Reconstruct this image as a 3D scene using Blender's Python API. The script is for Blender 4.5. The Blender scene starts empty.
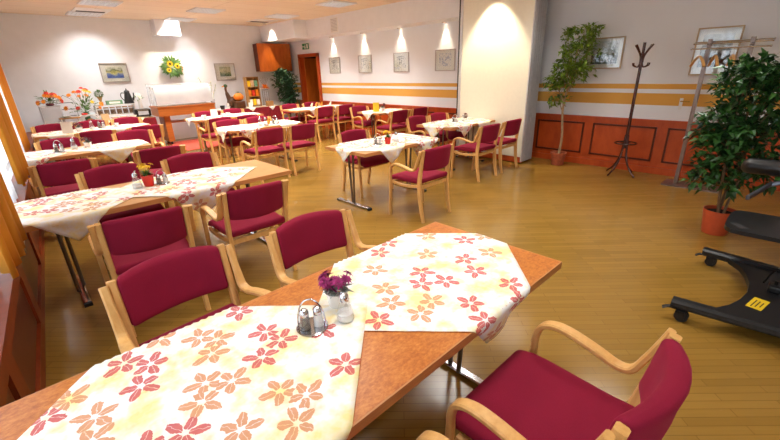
import bpy, bmesh, math, random
from mathutils import Vector, Matrix
random.seed(7)
PI = math.pi
C = bpy.context.scene.collection
S = bpy.context.scene

# ------------------------------------------------------------------ materials
def lin(c):
    return tuple((v/255/12.92 if v/255 <= .04045 else ((v/255+.055)/1.055)**2.4) for v in c[:3]) + (1,)

class NT:
    def __init__(s, name):
        s.m = bpy.data.materials.new(name); s.m.use_nodes = True
        s.t = s.m.node_tree; s.t.nodes.clear()
        s.out = s.n('ShaderNodeOutputMaterial')
        s.co = None
    def n(s, kind, **kw):
        x = s.t.nodes.new(kind)
        for k, v in kw.items(): setattr(x, k, v)
        return x
    def l(s, a, b): s.t.links.new(a, b)
    def setv(s, sock, v):
        if isinstance(v, bpy.types.NodeSocket): s.l(v, sock)
        else: sock.default_value = v
    def math(s, op, a, b=None, c=None, clamp=False):
        x = s.n('ShaderNodeMath', operation=op); x.use_clamp = clamp
        s.setv(x.inputs[0], a)
        if b is not None: s.setv(x.inputs[1], b)
        if c is not None: s.setv(x.inputs[2], c)
        return x.outputs[0]
    def vmath(s, op, a, b=None, out=0):
        x = s.n('ShaderNodeVectorMath', operation=op)
        s.setv(x.inputs[0], a)
        if b is not None: s.setv(x.inputs[1], b)
        return x.outputs[out]
    def mix(s, f, a, b):
        x = s.n('ShaderNodeMix', data_type='RGBA')
        s.setv(x.inputs[0], f); s.setv(x.inputs[6], a); s.setv(x.inputs[7], b)
        return x.outputs[2]
    def mixf(s, f, a, b):
        x = s.n('ShaderNodeMix', data_type='FLOAT')
        s.setv(x.inputs[0], f); s.setv(x.inputs[2], a); s.setv(x.inputs[3], b)
        return x.outputs[0]
    def coords(s, which='Object', scale=(1,1,1), rot=(0,0,0)):
        tc = s.n('ShaderNodeTexCoord'); mp = s.n('ShaderNodeMapping')
        mp.inputs['Scale'].default_value = scale; mp.inputs['Rotation'].default_value = rot
        s.l(tc.outputs[which], mp.inputs[0]); return mp.outputs[0]
    def noise(s, vec, scale, detail=3, rough=.5):
        x = s.n('ShaderNodeTexNoise'); s.l(vec, x.inputs['Vector'])
        x.inputs['Scale'].default_value = scale; x.inputs['Detail'].default_value = detail
        x.inputs['Roughness'].default_value = rough
        return x.outputs['Fac']
    def ramp(s, f, stops):
        x = s.n('ShaderNodeValToRGB'); s.l(f, x.inputs[0]); e = x.color_ramp.elements
        while len(e) < len(stops): e.new(.5)
        for i, (p, c) in enumerate(stops): e[i].position = p; e[i].color = c
        return x.outputs[0]
    def bsdf(s, color, rough=.5, metal=0, spec=.5, bump=None, bstr=.2, bdist=.01, **kw):
        b = s.n('ShaderNodeBsdfPrincipled')
        s.setv(b.inputs['Base Color'], color); s.setv(b.inputs['Roughness'], rough)
        b.inputs['Metallic'].default_value = metal; b.inputs['Specular IOR Level'].default_value = spec
        if bump is not None:
            bp = s.n('ShaderNodeBump'); bp.inputs['Strength'].default_value = bstr
            bp.inputs['Distance'].default_value = bdist
            s.l(bump, bp.inputs['Height']); s.l(bp.outputs[0], b.inputs['Normal'])
        for k, v in kw.items(): s.setv(b.inputs[k.replace('_', ' ')], v)
        s.l(b.outputs[0], s.out.inputs[0]); return b

def plain(name, c, rough=.5, metal=0, var=.06, nscale=20, spec=.5, **kw):
    t = NT(name); v = t.coords(); f = t.noise(v, nscale)
    a = lin(c); b = tuple(x*(1-var*3) for x in a[:3]) + (1,)
    col = t.ramp(f, [(.35, b), (.65, a)])
    t.bsdf(col, rough, metal, spec, **kw); return t.m

def wood(name, c1, c2, scale=(2, 2, 30), rough=.4, spec=.4, rot=(0, 0, 0), bs=.05):
    t = NT(name); v = t.coords(scale=scale, rot=rot)
    f = t.noise(v, 3, 5, .6)
    t.bsdf(t.ramp(f, [(.3, lin(c1)), (.7, lin(c2))]), rough, 0, spec, f, bs); return t.m

M = {}
M['beech'] = wood('beech_wood', (212, 156, 88), (230, 182, 114), (14, 14, 3), .38)
M['beech_top'] = wood('beech_laminate', (200, 146, 92), (222, 172, 118), (2, 16, 16), .35)
M['edge'] = wood('beech_edge_band', (186, 122, 70), (204, 142, 86), (2, 14, 30), .4)
def orange_top():
    t = NT('orange_burl_laminate'); v = t.coords(scale=(1, 1.6, 1))
    f = t.noise(v, 55, 5, .7); g = t.noise(v, 12, 4, .6)
    k = t.math('ADD', t.math('MULTIPLY', f, .65), t.math('MULTIPLY', g, .35))
    t.bsdf(t.ramp(k, [(.36, lin((164, 84, 26))), (.5, lin((192, 112, 42))), (.64, lin((210, 136, 62)))]), .32, 0, .5)
    return t.m
M['burl'] = orange_top()
M['cherry'] = wood('cherry_veneer', (172, 66, 22), (196, 84, 32), (3, 3, 1.2), .35, .45)
M['casing'] = wood('shaded_casing_veneer', (118, 48, 20), (142, 62, 28), (3, 3, 1.2), .4, .35)  # cherry tone darkened, the shade under the windows put into its colour
M['cherry_dark'] = plain('cherry_moulding', (96, 36, 18), .35)
M['orange_wood'] = wood('orange_oiled_wood', (176, 84, 20), (206, 108, 34), (3, 3, .8), .4)
M['buffet_wood'] = wood('buffet_wood', (168, 92, 34), (196, 116, 52), (1, 6, 12), .4)
M['dark_bent'] = wood('dark_bentwood', (52, 22, 16), (84, 36, 24), (10, 10, 3), .25, .6)
def fabric():
    t = NT('burgundy_upholstery'); v = t.coords()
    f = t.noise(v, 260, 2, .7); g = t.noise(v, 5, 2)
    c = t.mix(g, lin((116, 10, 38)), lin((138, 16, 48)))
    c = t.mix(t.math('MULTIPLY', f, .35), c, lin((160, 40, 70)))
    t.bsdf(c, .85, 0, .2, f, .25, .002, Sheen_Weight=.35, Sheen_Roughness=.4, Sheen_Tint=lin((220, 90, 120)))
    return t.m
M['fabric'] = fabric()
M['red_cloth'] = plain('dark_red_table_skirt', (140, 16, 34), .8, var=.08, nscale=8)
M['chrome'] = plain('polished_chrome', (200, 200, 205), .12, 1, var=.01)
M['steel'] = plain('brown_grey_steel_tube', (128, 118, 112), .3, .85, var=.03)
M['steel_dark'] = plain('dark_rubber_cap', (26, 24, 24), .6)
M['brushed'] = plain('brushed_steel', (140, 124, 116), .35, .75, var=.03)
M['black_metal'] = plain('black_powder_coat', (20, 21, 24), .42, 0, var=.05, nscale=60)
M['black_soft'] = plain('black_vinyl', (14, 14, 16), .35, 0)
M['grey_rubber'] = plain('grey_rubber', (60, 60, 62), .5)
M['strut'] = plain('grey_steel_strut', (96, 100, 110), .35, .6)
M['yellow'] = plain('yellow_sticker', (226, 190, 20), .6, var=.02)
M['ink'] = plain('sticker_ink', (60, 50, 20), .6)
M['white_plastic'] = plain('white_plastic', (232, 232, 230), .4, var=.01)
M['porcelain'] = plain('white_porcelain', (238, 236, 232), .2, var=.01)
M['terracotta'] = plain('terracotta', (186, 96, 62), .8, var=.08, nscale=30)
M['terracotta_o'] = plain('orange_plastic_pot', (198, 84, 48), .45, var=.03)
M['red_pot'] = plain('bright_red_ceramic', (214, 36, 24), .3, var=.02)
M['soil'] = plain('potting_soil', (48, 34, 24), .95, var=.2, nscale=80)
M['bark'] = wood('pale_bark', (150, 122, 90), (186, 156, 120), (20, 20, 6), .8)
M['bark_dark'] = wood('brown_bark', (96, 74, 52), (134, 106, 78), (20, 20, 6), .8)
def leafmat(name, a, b, rough=.4):
    t = NT(name); v = t.coords('Object'); f = t.noise(v, 9, 2)
    inf = t.n('ShaderNodeNewGeometry')
    k = t.math('ADD', t.math('MULTIPLY', inf.outputs['Random Per Island'], .7), t.math('MULTIPLY', f, .3))
    t.bsdf(t.ramp(k, [(.1, lin(a)), (.85, lin(b))]), rough, 0, .4); return t.m
M['leaf_light'] = leafmat('light_ficus_leaf', (62, 96, 22), (140, 168, 52))
M['leaf_dark'] = leafmat('dark_glossy_leaf', (14, 40, 20), (56, 104, 42), .35)
M['leaf_mid'] = leafmat('mid_green_leaf', (40, 84, 30), (96, 136, 60))
M['leaf_deep'] = leafmat('deep_green_leaf', (24, 58, 36), (60, 100, 62))
M['petal_yellow'] = leafmat('yellow_petal', (232, 176, 6), (250, 214, 40), .6)
M['petal_orange'] = leafmat('orange_petal', (222, 100, 10), (250, 168, 30), .6)
M['petal_red'] = leafmat('red_petal', (190, 24, 20), (232, 70, 30), .6)
M['petal_purple'] = leafmat('magenta_petal', (104, 10, 60), (176, 40, 120), .6)
M['petal_plum'] = leafmat('dark_plum_petal', (60, 16, 30), (120, 40, 50), .6)
M['petal_white'] = leafmat('cream_petal', (220, 216, 190), (246, 244, 230), .6)
M['sage'] = leafmat('grey_sage_leaf', (96, 104, 96), (150, 156, 146), .6)
M['seedhead'] = plain('sunflower_centre', (58, 34, 12), .9)
M['paper'] = plain('white_paper', (240, 238, 228), .7, var=.01)
M['paper_y'] = plain('yellow_paper', (240, 204, 40), .7, var=.02)
M['paper_t'] = plain('tan_card', (216, 178, 132), .7, var=.02)
M['napkin'] = plain('apricot_napkin', (240, 170, 70), .8, var=.04)
M['frame_silver'] = plain('silver_frame', (186, 178, 176), .35, .5, var=.02)
M['frame_wood'] = plain('pale_gilt_frame', (186, 160, 126), .4, .2, var=.03)
M['alu'] = plain('aluminium_profile', (206, 206, 210), .4, .3, var=.03)
M['panel'] = plain('cream_partition_panel', (244, 240, 222), .45, var=.01)
M['panel_grey'] = plain('grey_panel_edge', (184, 182, 188), .5, 0, var=.03)
M['wicker'] = wood('wicker', (150, 104, 54), (196, 150, 92), (60, 60, 60), .8)
M['black_jug'] = plain('black_enamel', (32, 34, 38), .3)
M['green_box'] = plain('green_card_box', (116, 160, 120), .7)
M['gold'] = plain('brass', (196, 150, 70), .3, .9)
M['brown_fig'] = plain('brown_glazed_clay', (96, 60, 34), .4, var=.15)
M['orange_fig'] = plain('orange_pumpkin_skin', (230, 130, 20), .45, var=.06)
M['exit_green'] = plain('exit_green', (40, 140, 84), .5, var=.01)
M['dark_void'] = plain('corridor_painted_shade', (54, 34, 28), .8)
M['wall'] = plain('white_wall_paint', (236, 239, 245), .85, var=.01, nscale=6)
M['cream_wall'] = plain('cream_paint', (238, 230, 214), .85, var=.01)
M['rug'] = plain('coral_red_mat', (206, 84, 62), .9, var=.08, nscale=60)
M['sill'] = plain('white_sill', (226, 224, 222), .35, var=.01)
M['stripe_o'] = plain('ochre_paint', (222, 166, 82), .8, var=.02)
M['peas'] = plain('mixed_jar_contents', (150, 110, 70), .8, var=.3, nscale=120)
M['pepper'] = plain('ground_pepper', (140, 132, 124), .9, var=.2, nscale=300)
M['screen'] = plain('light_screen', (196, 206, 214), .2, var=.04)

def curtain_mat():
    t = NT('ochre_drape'); v = t.coords(); f = t.noise(v, 200, 2)
    b = t.n('ShaderNodeBsdfPrincipled'); b.inputs['Base Color'].default_value = lin((222, 152, 40)); b.inputs['Roughness'].default_value = .8
    tr = t.n('ShaderNodeBsdfTranslucent'); tr.inputs[0].default_value = lin((226, 150, 40))
    mx = t.n('ShaderNodeMixShader'); mx.inputs[0].default_value = .3
    bp = t.n('ShaderNodeBump'); bp.inputs['Strength'].default_value = .15; bp.inputs['Distance'].default_value = .003
    t.l(f, bp.inputs['Height']); t.l(bp.outputs[0], b.inputs['Normal'])
    t.l(b.outputs[0], mx.inputs[1]); t.l(tr.outputs[0], mx.inputs[2]); t.l(mx.outputs[0], t.out.inputs[0]); return t.m
M['curtain'] = curtain_mat()
def sheer_mat():
    t = NT('white_sheer'); v = t.coords(scale=(1, 1, 0)); f = t.noise(v, 60, 1)
    tr = t.n('ShaderNodeBsdfTranslucent'); tr.inputs[0].default_value = (.9, .92, .95, 1)
    di = t.n('ShaderNodeBsdfDiffuse'); di.inputs[0].default_value = (.85, .87, .9, 1)
    tp = t.n('ShaderNodeBsdfTransparent')
    m1 = t.n('ShaderNodeMixShader'); m1.inputs[0].default_value = .5
    t.l(tr.outputs[0], m1.inputs[1]); t.l(di.outputs[0], m1.inputs[2])
    m2 = t.n('ShaderNodeMixShader'); t.l(t.math('ADD', t.math('MULTIPLY', f, .3), .15), m2.inputs[0])
    t.l(m1.outputs[0], m2.inputs[1]); t.l(tp.outputs[0], m2.inputs[2]); t.l(m2.outputs[0], t.out.inputs[0]); return t.m
M['sheer'] = sheer_mat()
def glass_mat(name, tint=(1, 1, 1, 1), refl=.12, rough=.02):
    t = NT(name); tp = t.n('ShaderNodeBsdfTransparent'); tp.inputs[0].default_value = tint
    g = t.n('ShaderNodeBsdfGlossy'); g.inputs['Roughness'].default_value = rough
    lw = t.n('ShaderNodeLayerWeight'); lw.inputs[0].default_value = .3
    v = t.coords(); f = t.noise(v, 4, 1)
    k = t.math('ADD', t.math('MULTIPLY', lw.outputs['Facing'], .35), t.math('MULTIPLY', f, refl))
    mx = t.n('ShaderNodeMixShader'); t.l(k, mx.inputs[0]); t.l(tp.outputs[0], mx.inputs[1]); t.l(g.outputs[0], mx.inputs[2])
    t.l(mx.outputs[0], t.out.inputs[0]); return t.m
M['glass'] = glass_mat('clear_glass', (.97, .98, .98, 1), .2)
def milky():
    t = NT('milky_acrylic'); tp = t.n('ShaderNodeBsdfTransparent'); tp.inputs[0].default_value = (.95, .95, .95, 1)
    b = t.n('ShaderNodeBsdfPrincipled'); b.inputs['Base Color'].default_value = (.85, .86, .86, 1); b.inputs['Roughness'].default_value = .2
    k = t.math('ADD', t.math('MULTIPLY', t.noise(t.coords(), 3, 1), .2), .28)
    mx = t.n('ShaderNodeMixShader'); t.l(k, mx.inputs[0]); t.l(tp.outputs[0], mx.inputs[1]); t.l(b.outputs[0], mx.inputs[2]); t.l(mx.outputs[0], t.out.inputs[0]); return t.m
M['frosted'] = milky()
def emit(name, c, s):
    t = NT(name); e = t.n('ShaderNodeEmission'); e.inputs[0].default_value = c; e.inputs[1].default_value = s
    t.l(e.outputs[0], t.out.inputs[0]); return t.m
M['lamp'] = emit('luminaire_glow', (.95, .95, 1, 1), .5)
M['bulb'] = emit('spot_bulb', (1, .85, .6, 1), 14)

def floor_mat():
    t = NT('strip_parquet'); v = t.coords('Object', rot=(0, 0, math.radians(45)))
    br = t.n('ShaderNodeTexBrick'); t.l(v, br.inputs['Vector'])
    br.offset = .5; br.inputs['Scale'].default_value = 1
    br.inputs['Brick Width'].default_value = .55; br.inputs['Row Height'].default_value = .05
    br.inputs['Mortar Size'].default_value = .0016; br.inputs['Mortar Smooth'].default_value = .3
    br.inputs['Color1'].default_value = lin((142, 106, 44)); br.inputs['Color2'].default_value = lin((160, 121, 54))
    br.inputs['Mortar'].default_value = lin((100, 66, 26))
    mp2 = t.n('ShaderNodeMapping'); mp2.inputs['Scale'].default_value = (2, 40, 1); t.l(v, mp2.inputs[0]); g = mp2.outputs[0]
    f = t.noise(g, 2, 4, .6); h = t.noise(t.coords('Object'), 1.3, 3)
    c = t.mix(t.math('MULTIPLY', f, .45), br.outputs['Color'], lin((114, 82, 32)))
    c = t.mix(t.math('MULTIPLY', h, .3), c, lin((178, 140, 62)))
    mp3 = t.n('ShaderNodeMapping'); mp3.inputs['Scale'].default_value = (4, 16, 1); t.l(v, mp3.inputs[0])
    sc = t.ramp(t.noise(mp3.outputs[0], 3, 5, .75), [(.68, (0, 0, 0, 1)), (.74, (1, 1, 1, 1))])
    c = t.mix(t.math('MULTIPLY', sc, .22), c, lin((214, 186, 128)))
    r = t.math('ADD', t.math('MULTIPLY', f, .14), .12)
    hh = t.math('ADD', t.math('MULTIPLY', f, .3), t.math('MULTIPLY', br.outputs['Fac'], -1))
    t.bsdf(c, r, 0, .5, hh, .12, .003); return t.m
M['floor'] = floor_mat()
def ceil_mat():
    t = NT('acoustic_ceiling_tiles'); v = t.coords('Object')
    br = t.n('ShaderNodeTexBrick'); t.l(v, br.inputs['Vector']); br.offset = 0
    br.inputs['Scale'].default_value = 1; br.inputs['Brick Width'].default_value = 1.87
    br.inputs['Row Height'].default_value = .6; br.inputs['Mortar Size'].default_value = .006
    br.inputs['Color1'].default_value = lin((232, 216, 194)); br.inputs['Color2'].default_value = lin((238, 223, 202))
    br.inputs['Mortar'].default_value = lin((200, 178, 150))
    f = t.noise(v, 90, 2)
    t.bsdf(t.mix(t.math('MULTIPLY', f, .15), br.outputs['Color'], lin((200, 176, 148))), .9, 0, .2); return t.m
M['ceiling'] = ceil_mat()
def band_wall():
    # the long right wall: two ochre stripes on white paint
    t = NT('striped_wall_paint'); tc = t.n('ShaderNodeTexCoord'); sp = t.n('ShaderNodeSeparateXYZ')
    t.l(tc.outputs['Object'], sp.inputs[0]); z = sp.outputs[2]
    def band(a, b): return t.math('MULTIPLY', t.math('GREATER_THAN', z, a), t.math('LESS_THAN', z, b))
    k = t.math('ADD', band(1.03, 1.2), band(1.262, 1.335), clamp=True)
    f = t.noise(tc.outputs['Object'], 5, 2)
    w = t.mix(f, lin((233, 236, 242)), lin((238, 241, 246)))
    t.bsdf(t.mix(k, w, lin((226, 170, 84))), .8, 0, .2); return t.m
M['band_wall'] = band_wall()

def print_cloth(name, flowers):
    """white cotton with pale yellow washes and five-petalled flowers, drawn in the flat cloth's own metres (UV)"""
    t = NT(name); uv = t.n('ShaderNodeTexCoord').outputs['UV']
    px = t.noise(uv, 30, 2)
    wob = t.n('ShaderNodeTexNoise'); t.l(uv, wob.inputs['Vector']); wob.inputs['Scale'].default_value = 60
    w2 = t.vmath('SCALE', t.vmath('SUBTRACT', wob.outputs['Color'], (.5, .5, .5))); w2.node.inputs['Scale'].default_value = .016
    p = t.vmath('ADD', uv, w2)
    best = None; loc = None; kind = None; rnd = None
    for (x, y, k) in flowers:
        d = t.vmath('SUBTRACT', p, (x, y, 0)); ln = t.vmath('LENGTH', d, out=1)
        r = random.random()
        if best is None:
            best, loc = ln, d; kd = t.n('ShaderNodeCombineXYZ'); kd.inputs[0].default_value = k; kd.inputs[1].default_value = r; kind = kd.outputs[0]
        else:
            c = t.math('LESS_THAN', ln, best)
            mv = t.n('ShaderNodeMix', data_type='VECTOR'); t.l(c, mv.inputs[0]); t.l(loc, mv.inputs[4]); t.l(d, mv.inputs[5]); loc = mv.outputs[1]
            mk = t.n('ShaderNodeMix', data_type='VECTOR'); t.l(c, mk.inputs[0]); t.l(kind, mk.inputs[4]); mk.inputs[5].default_value = (k, r, 0); kind = mk.outputs[1]
            best = t.math('MINIMUM', ln, best)
    sp = t.n('ShaderNodeSeparateXYZ'); t.l(loc, sp.inputs[0]); sk = t.n('ShaderNodeSeparateXYZ'); t.l(kind, sk.inputs[0])
    ang = t.math('ADD', t.math('ARCTAN2', sp.outputs[1], sp.outputs[0]), t.math('MULTIPLY', sk.outputs[1], 6.28))
    seg = 2*PI/5
    idx = t.math('FLOOR', t.math('DIVIDE', t.math('ADD', ang, 20*seg), seg))
    a = t.math('SUBTRACT', t.math('SUBTRACT', t.math('ADD', ang, 20*seg), t.math('MULTIPLY', idx, seg)), seg/2)
    u = t.math('MULTIPLY', best, t.math('COSINE', a)); v = t.math('MULTIPLY', best, t.math('SINE', a))
    # petal lengths differ a little from one to the next
    ln = t.math('ADD', .049, t.math('MULTIPLY', t.math('SINE', t.math('MULTIPLY', idx, 2.4)), .006))
    e1 = t.math('DIVIDE', t.math('SUBTRACT', u, t.math('MULTIPLY', ln, .72)), t.math('MULTIPLY', ln, .52))
    e2 = t.math('DIVIDE', v, .0148)
    e = t.math('ADD', t.math('MULTIPLY', e1, e1), t.math('MULTIPLY', e2, e2))
    petal = t.math('LESS_THAN', e, 1)
    vein = t.math('LESS_THAN', t.math('ABSOLUTE', v), .0009)
    petal = t.math('MULTIPLY', petal, t.math('SUBTRACT', 1, t.math('MULTIPLY', vein, .6)))
    n1 = t.noise(uv, 7, 4, .6); n2 = t.noise(uv, 16, 3)
    n3 = t.noise(uv, 40, 3)
    bg = t.mix(t.ramp(n1, [(.46, (0, 0, 0, 1)), (.64, (1, 1, 1, 1))]), lin((246, 245, 243)), lin((246, 228, 160)))
    bg = t.mix(t.ramp(n2, [(.55, (0, 0, 0, 1)), (.72, (.55, .55, .55, 1))]), bg, lin((236, 204, 128)))
    red = t.mix(n3, lin((190, 58, 68)), lin((216, 112, 104))); tan = t.mix(n3, lin((206, 140, 92)), lin((222, 158, 118)))
    fl = t.mix(sk.outputs[0], tan, red)
    t.bsdf(t.mix(t.math('MULTIPLY', petal, .92), bg, fl), .8, 0, .2, t.noise(uv, 900, 1), .1, .0005, Sheen_Weight=.1)
    return t.m

FA = [(.056,1.394,1),(.122,1.325,1),(.072,1.235,1),(.291,1.348,0),(.331,1.291,0),(.287,1.225,0),(.476,1.2,1),(.402,1.081,1),(.221,1.101,0),(.284,1.05,0),(.185,1.03,0),(-.051,1.199,0),(-.075,1.108,0),(.467,1.401,1),(.185,1.452,0),(-.098,1.335,0),(-.156,1.30,1),(.225,.858,0),(.115,.956,1),(.495,1.119,1),(.579,.85,1),(.37,.90,0),(.42,.832,0),(.345,.765,0),(.633,1.059,1),(.02,.98,1),(-.2,1.1,0)]
FB = [(1.229,1.383,1),(1.345,1.44,1),(1.661,1.147,1),(1.619,.96,0),(1.384,1.188,0),(1.56,1.341,0),(1.082,1.259,0),(1.222,1.08,1),(1.14,1.01,1),(1.234,.945,1),(1.47,1.01,1),(1.40,.9,1),(1.0,1.1,0),(.94,1.0,0),(1.065,.886,0),(.965,.86,0),(.823,.949,1),(1.163,.76,1),(1.107,.652,1),(1.03,.60,1),(1.41,.72,1),(1.34,.62,1),(1.2,.52,0),(1.78,1.1,0),(1.25,1.6,1)]
M['cloth_a'] = print_cloth('printed_tablecloth_cotton', FA)
M['cloth_b'] = print_cloth('printed_tablecloth_cotton_second', FB)

def art(name, cols, sc, seed, grad=0):
    t = NT(name); v = t.coords('Object'); a = t.vmath('ADD', v, (seed, seed*1.7, 0))
    f = t.noise(a, sc, 5, .65)
    n = len(cols)
    if grad:
        sp = t.n('ShaderNodeSeparateXYZ'); t.l(v, sp.inputs[0]); f = t.math('ADD', t.math('MULTIPLY', f, 1-grad), t.math('MULTIPLY', t.math('ADD', t.math('MULTIPLY', sp.outputs[2], 3), .5, clamp=True), grad))
    t.bsdf(t.ramp(f, [(.3+.4*i/(n-1), lin(c)) for i, c in enumerate(cols)]), .7, 0, .2); return t.m
M['art_sea'] = art('watercolour_sea', [(70, 100, 190), (120, 150, 210), (236, 224, 140), (120, 130, 80), (240, 238, 220)], 9, 3, .55)
M['art_green'] = art('landscape_print', [(40, 70, 40), (100, 130, 60), (220, 214, 170), (170, 180, 150)], 12, 5, .45)
M['art_ink'] = art('ink_drawing', [(50, 56, 60), (150, 158, 160), (236, 234, 228), (240, 238, 232), (240, 238, 232)], 26, 8)
M['art_ink2'] = art('blue_ink_drawing', [(60, 84, 130), (150, 168, 200), (236, 234, 228), (240, 238, 232), (238, 238, 232)], 24, 2)
M['art_bw'] = art('black_and_white_tree_print', [(30, 32, 34), (90, 94, 92), (200, 204, 200), (222, 224, 222)], 11, 9, .3)

# ------------------------------------------------------------------ mesh helpers
class MB:
    def __init__(s): s.v = []; s.f = []; s.m = []; s.uv = []; s.mi = 0
    def add(s, vs, fs, mi=None):
        o = len(s.v); s.v += [Vector(p) for p in vs]; s.f += [tuple(i+o for i in f) for f in fs]
        s.m += [s.mi if mi is None else mi]*len(fs); return s
    def box(s, c, d, rz=0, mi=None, mat=None):
        x, y, z = d[0]/2, d[1]/2, d[2]/2
        vs = [Vector((a*x, b*y, e*z)) for e in (-1, 1) for a, b in ((-1, -1), (1, -1), (1, 1), (-1, 1))]
        R = (mat if mat else Matrix.Rotation(rz, 3, 'Z')); vs = [R @ p + Vector(c) for p in vs]
        return s.add(vs, [(0, 3, 2, 1), (4, 5, 6, 7), (0, 1, 5, 4), (1, 2, 6, 5), (2, 3, 7, 6), (3, 0, 4, 7)], mi)
    def tube(s, pts, r, n=10, mi=None, caps=True):
        pts = [Vector(p) for p in pts]; rs = r if isinstance(r, (list, tuple)) else [r]*len(pts)
        vs = []; fs = []; up = None
        for i, p in enumerate(pts):
            t = (pts[min(i+1, len(pts)-1)] - pts[max(i-1, 0)]).normalized()
            if up is None: up = t.orthogonal().normalized()
            up = (up - t*up.dot(t)).normalized(); b = t.cross(up)
            for k in range(n):
                a = 2*PI*k/n; vs.append(p + (up*math.cos(a) + b*math.sin(a))*rs[i])
        for i in range(len(pts)-1):
            for k in range(n):
                fs.append((i*n+k, i*n+(k+1) % n, (i+1)*n+(k+1) % n, (i+1)*n+k))
        if caps: fs.append(tuple(range(n-1, -1, -1))); fs.append(tuple((len(pts)-1)*n+k for k in range(n)))
        return s.add(vs, fs, mi)
    def strip(s, pts, side, w, t, ch=.004, mi=None):
        """bar of rectangular section (w along side, t across) swept along a path, edges chamfered"""
        pts = [Vector(p) for p in pts]; side = Vector(side).normalized(); vs = []; fs = []
        ts = t if isinstance(t, (list, tuple)) else [t]*len(pts)
        ws = w if isinstance(w, (list, tuple)) else [w]*len(pts)
        for i, p in enumerate(pts):
            d = (pts[min(i+1, len(pts)-1)] - pts[max(i-1, 0)]).normalized(); nn = d.cross(side).normalized()
            a, b = ws[i]/2, ts[i]/2; c = min(ch, b*.6)
            for x, y in ((-a+c, -b), (a-c, -b), (a, -b+c), (a, b-c), (a-c, b), (-a+c, b), (-a, b-c), (-a, -b+c)):
                vs.append(p + side*x + nn*y)
        for i in range(len(pts)-1):
            for k in range(8): fs.append((i*8+k, i*8+(k+1) % 8, (i+1)*8+(k+1) % 8, (i+1)*8+k))
        fs.append(tuple(range(7, -1, -1))); fs.append(tuple((len(pts)-1)*8+k for k in range(8)))
        return s.add(vs, fs, mi)
    def lathe(s, prof, n=20, c=(0, 0, 0), mi=None, sx=1, sy=1):
        vs = []; fs = []
        for r, z in prof:
            for k in range(n):
                a = 2*PI*k/n; vs.append((c[0]+r*math.cos(a)*sx, c[1]+r*math.sin(a)*sy, c[2]+z))
        for i in range(len(prof)-1):
            for k in range(n): fs.append((i*n+k, i*n+(k+1) % n, (i+1)*n+(k+1) % n, (i+1)*n+k))
        if prof[0][0] > 1e-5: fs.append(tuple(range(n-1, -1, -1)))
        if prof[-1][0] > 1e-5: fs.append(tuple((len(prof)-1)*n+k for k in range(n)))
        return s.add(vs, fs, mi)
    def ball(s, c, r, n=10, mi=None, sq=(1, 1, 1)):
        prof = [(max(1e-6, math.sin(PI*i/n)), -math.cos(PI*i/n)) for i in range(n+1)]
        vs = []; fs = []; m = n+4
        for a, z in prof:
            for k in range(m):
                q = 2*PI*k/m; vs.append((c[0]+r*sq[0]*a*math.cos(q), c[1]+r*sq[1]*a*math.sin(q), c[2]+r*sq[2]*z))
        for i in range(n):
            for k in range(m): fs.append((i*m+k, i*m+(k+1) % m, (i+1)*m+(k+1) % m, (i+1)*m+k))
        return s.add(vs, fs, mi)
    def rbox(s, size, r, c=(0, 0, 0), k=3, mid=3, fn=None, mi=None):
        """rounded box; fn bends each point"""
        hs = [d/2 for d in size]; rr = [min(r, h) for h in hs]
        def samp(h, q):
            e = [h-q+q*math.sin(PI/2*i/k) for i in range(1, k+1)]; inner = [-(h-q)+2*(h-q)*i/mid for i in range(mid+1)] if h > q else [0]
            return [-x for x in reversed(e)] + inner + e
        ax = [samp(hs[i], rr[i]) for i in range(3)]; ids = {}; vs = []; fs = []
        def vid(p):
            key = tuple(round(x, 6) for x in p)
            if key not in ids:
                q = [max(-(hs[i]-rr[i]), min(hs[i]-rr[i], p[i])) for i in range(3)]
                d = Vector(p) - Vector(q)
                m = max((abs(d[i])/rr[i] for i in range(3)), default=0)
                if d.length > 1e-9:
                    u = Vector([d[i]/rr[i] for i in range(3)]); u = u.normalized()*m
                    d = Vector([u[i]*rr[i] for i in range(3)])
                w = Vector(q) + d
                if fn: w = Vector(fn(w))
                ids[key] = len(vs); vs.append(w + Vector(c))
            return ids[key]
        for a in range(3):
            b, e = (a+1) % 3, (a+2) % 3
            for sg in (-1, 1):
                for i in range(len(ax[b])-1):
                    for j in range(len(ax[e])-1):
                        q = []
                        for (ii, jj) in ((i, j), (i+1, j), (i+1, j+1), (i, j+1)):
                            p = [0, 0, 0]; p[a] = sg*hs[a]; p[b] = ax[b][ii]; p[e] = ax[e][jj]; q.append(vid(p))
                        if sg < 0: q.reverse()
                        if len(set(q)) == 4: fs.append(tuple(q))
        return s.add(vs, fs, mi)
    def leaf(s, p, d, n, L, W, mi=None, droop=.2):
        d = d.normalized(); sd = d.cross(n); sd = sd.normalized() if sd.length > 1e-4 else d.orthogonal().normalized(); up = sd.cross(d)
        a = p; b = p + d*L*.45 + up*L*.08; e = p + d*L - up*L*droop
        return s.add([a, b + sd*W/2 + up*W*.12, b, b - sd*W/2 + up*W*.12, e], [(0, 1, 2), (0, 2, 3), (1, 4, 2), (2, 4, 3)], mi)
    def build(s, name, mats, parent=None, smooth=40, loc=None):
        me = bpy.data.meshes.new(name); me.from_pydata([tuple(v) for v in s.v], [], s.f)
        for m in (mats if isinstance(mats, (list, tuple)) else [mats]): me.materials.append(M[m] if isinstance(m, str) else m)
        for p, i in zip(me.polygons, s.m): p.material_index = i
        if s.uv:
            ul = me.uv_layers.new(name='flat')
            for lp in me.loops: ul.data[lp.index].uv = s.uv[lp.vertex_index]
        bm = bmesh.new(); bm.from_mesh(me); bmesh.ops.recalc_face_normals(bm, faces=bm.faces); bm.to_mesh(me); bm.free()
        if smooth:
            for p in me.polygons: p.use_smooth = True
            me.set_sharp_from_angle(angle=math.radians(smooth))
        me.update()
        o = bpy.data.objects.new(name, me); C.objects.link(o)
        if parent is not None: o.parent = parent
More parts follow.
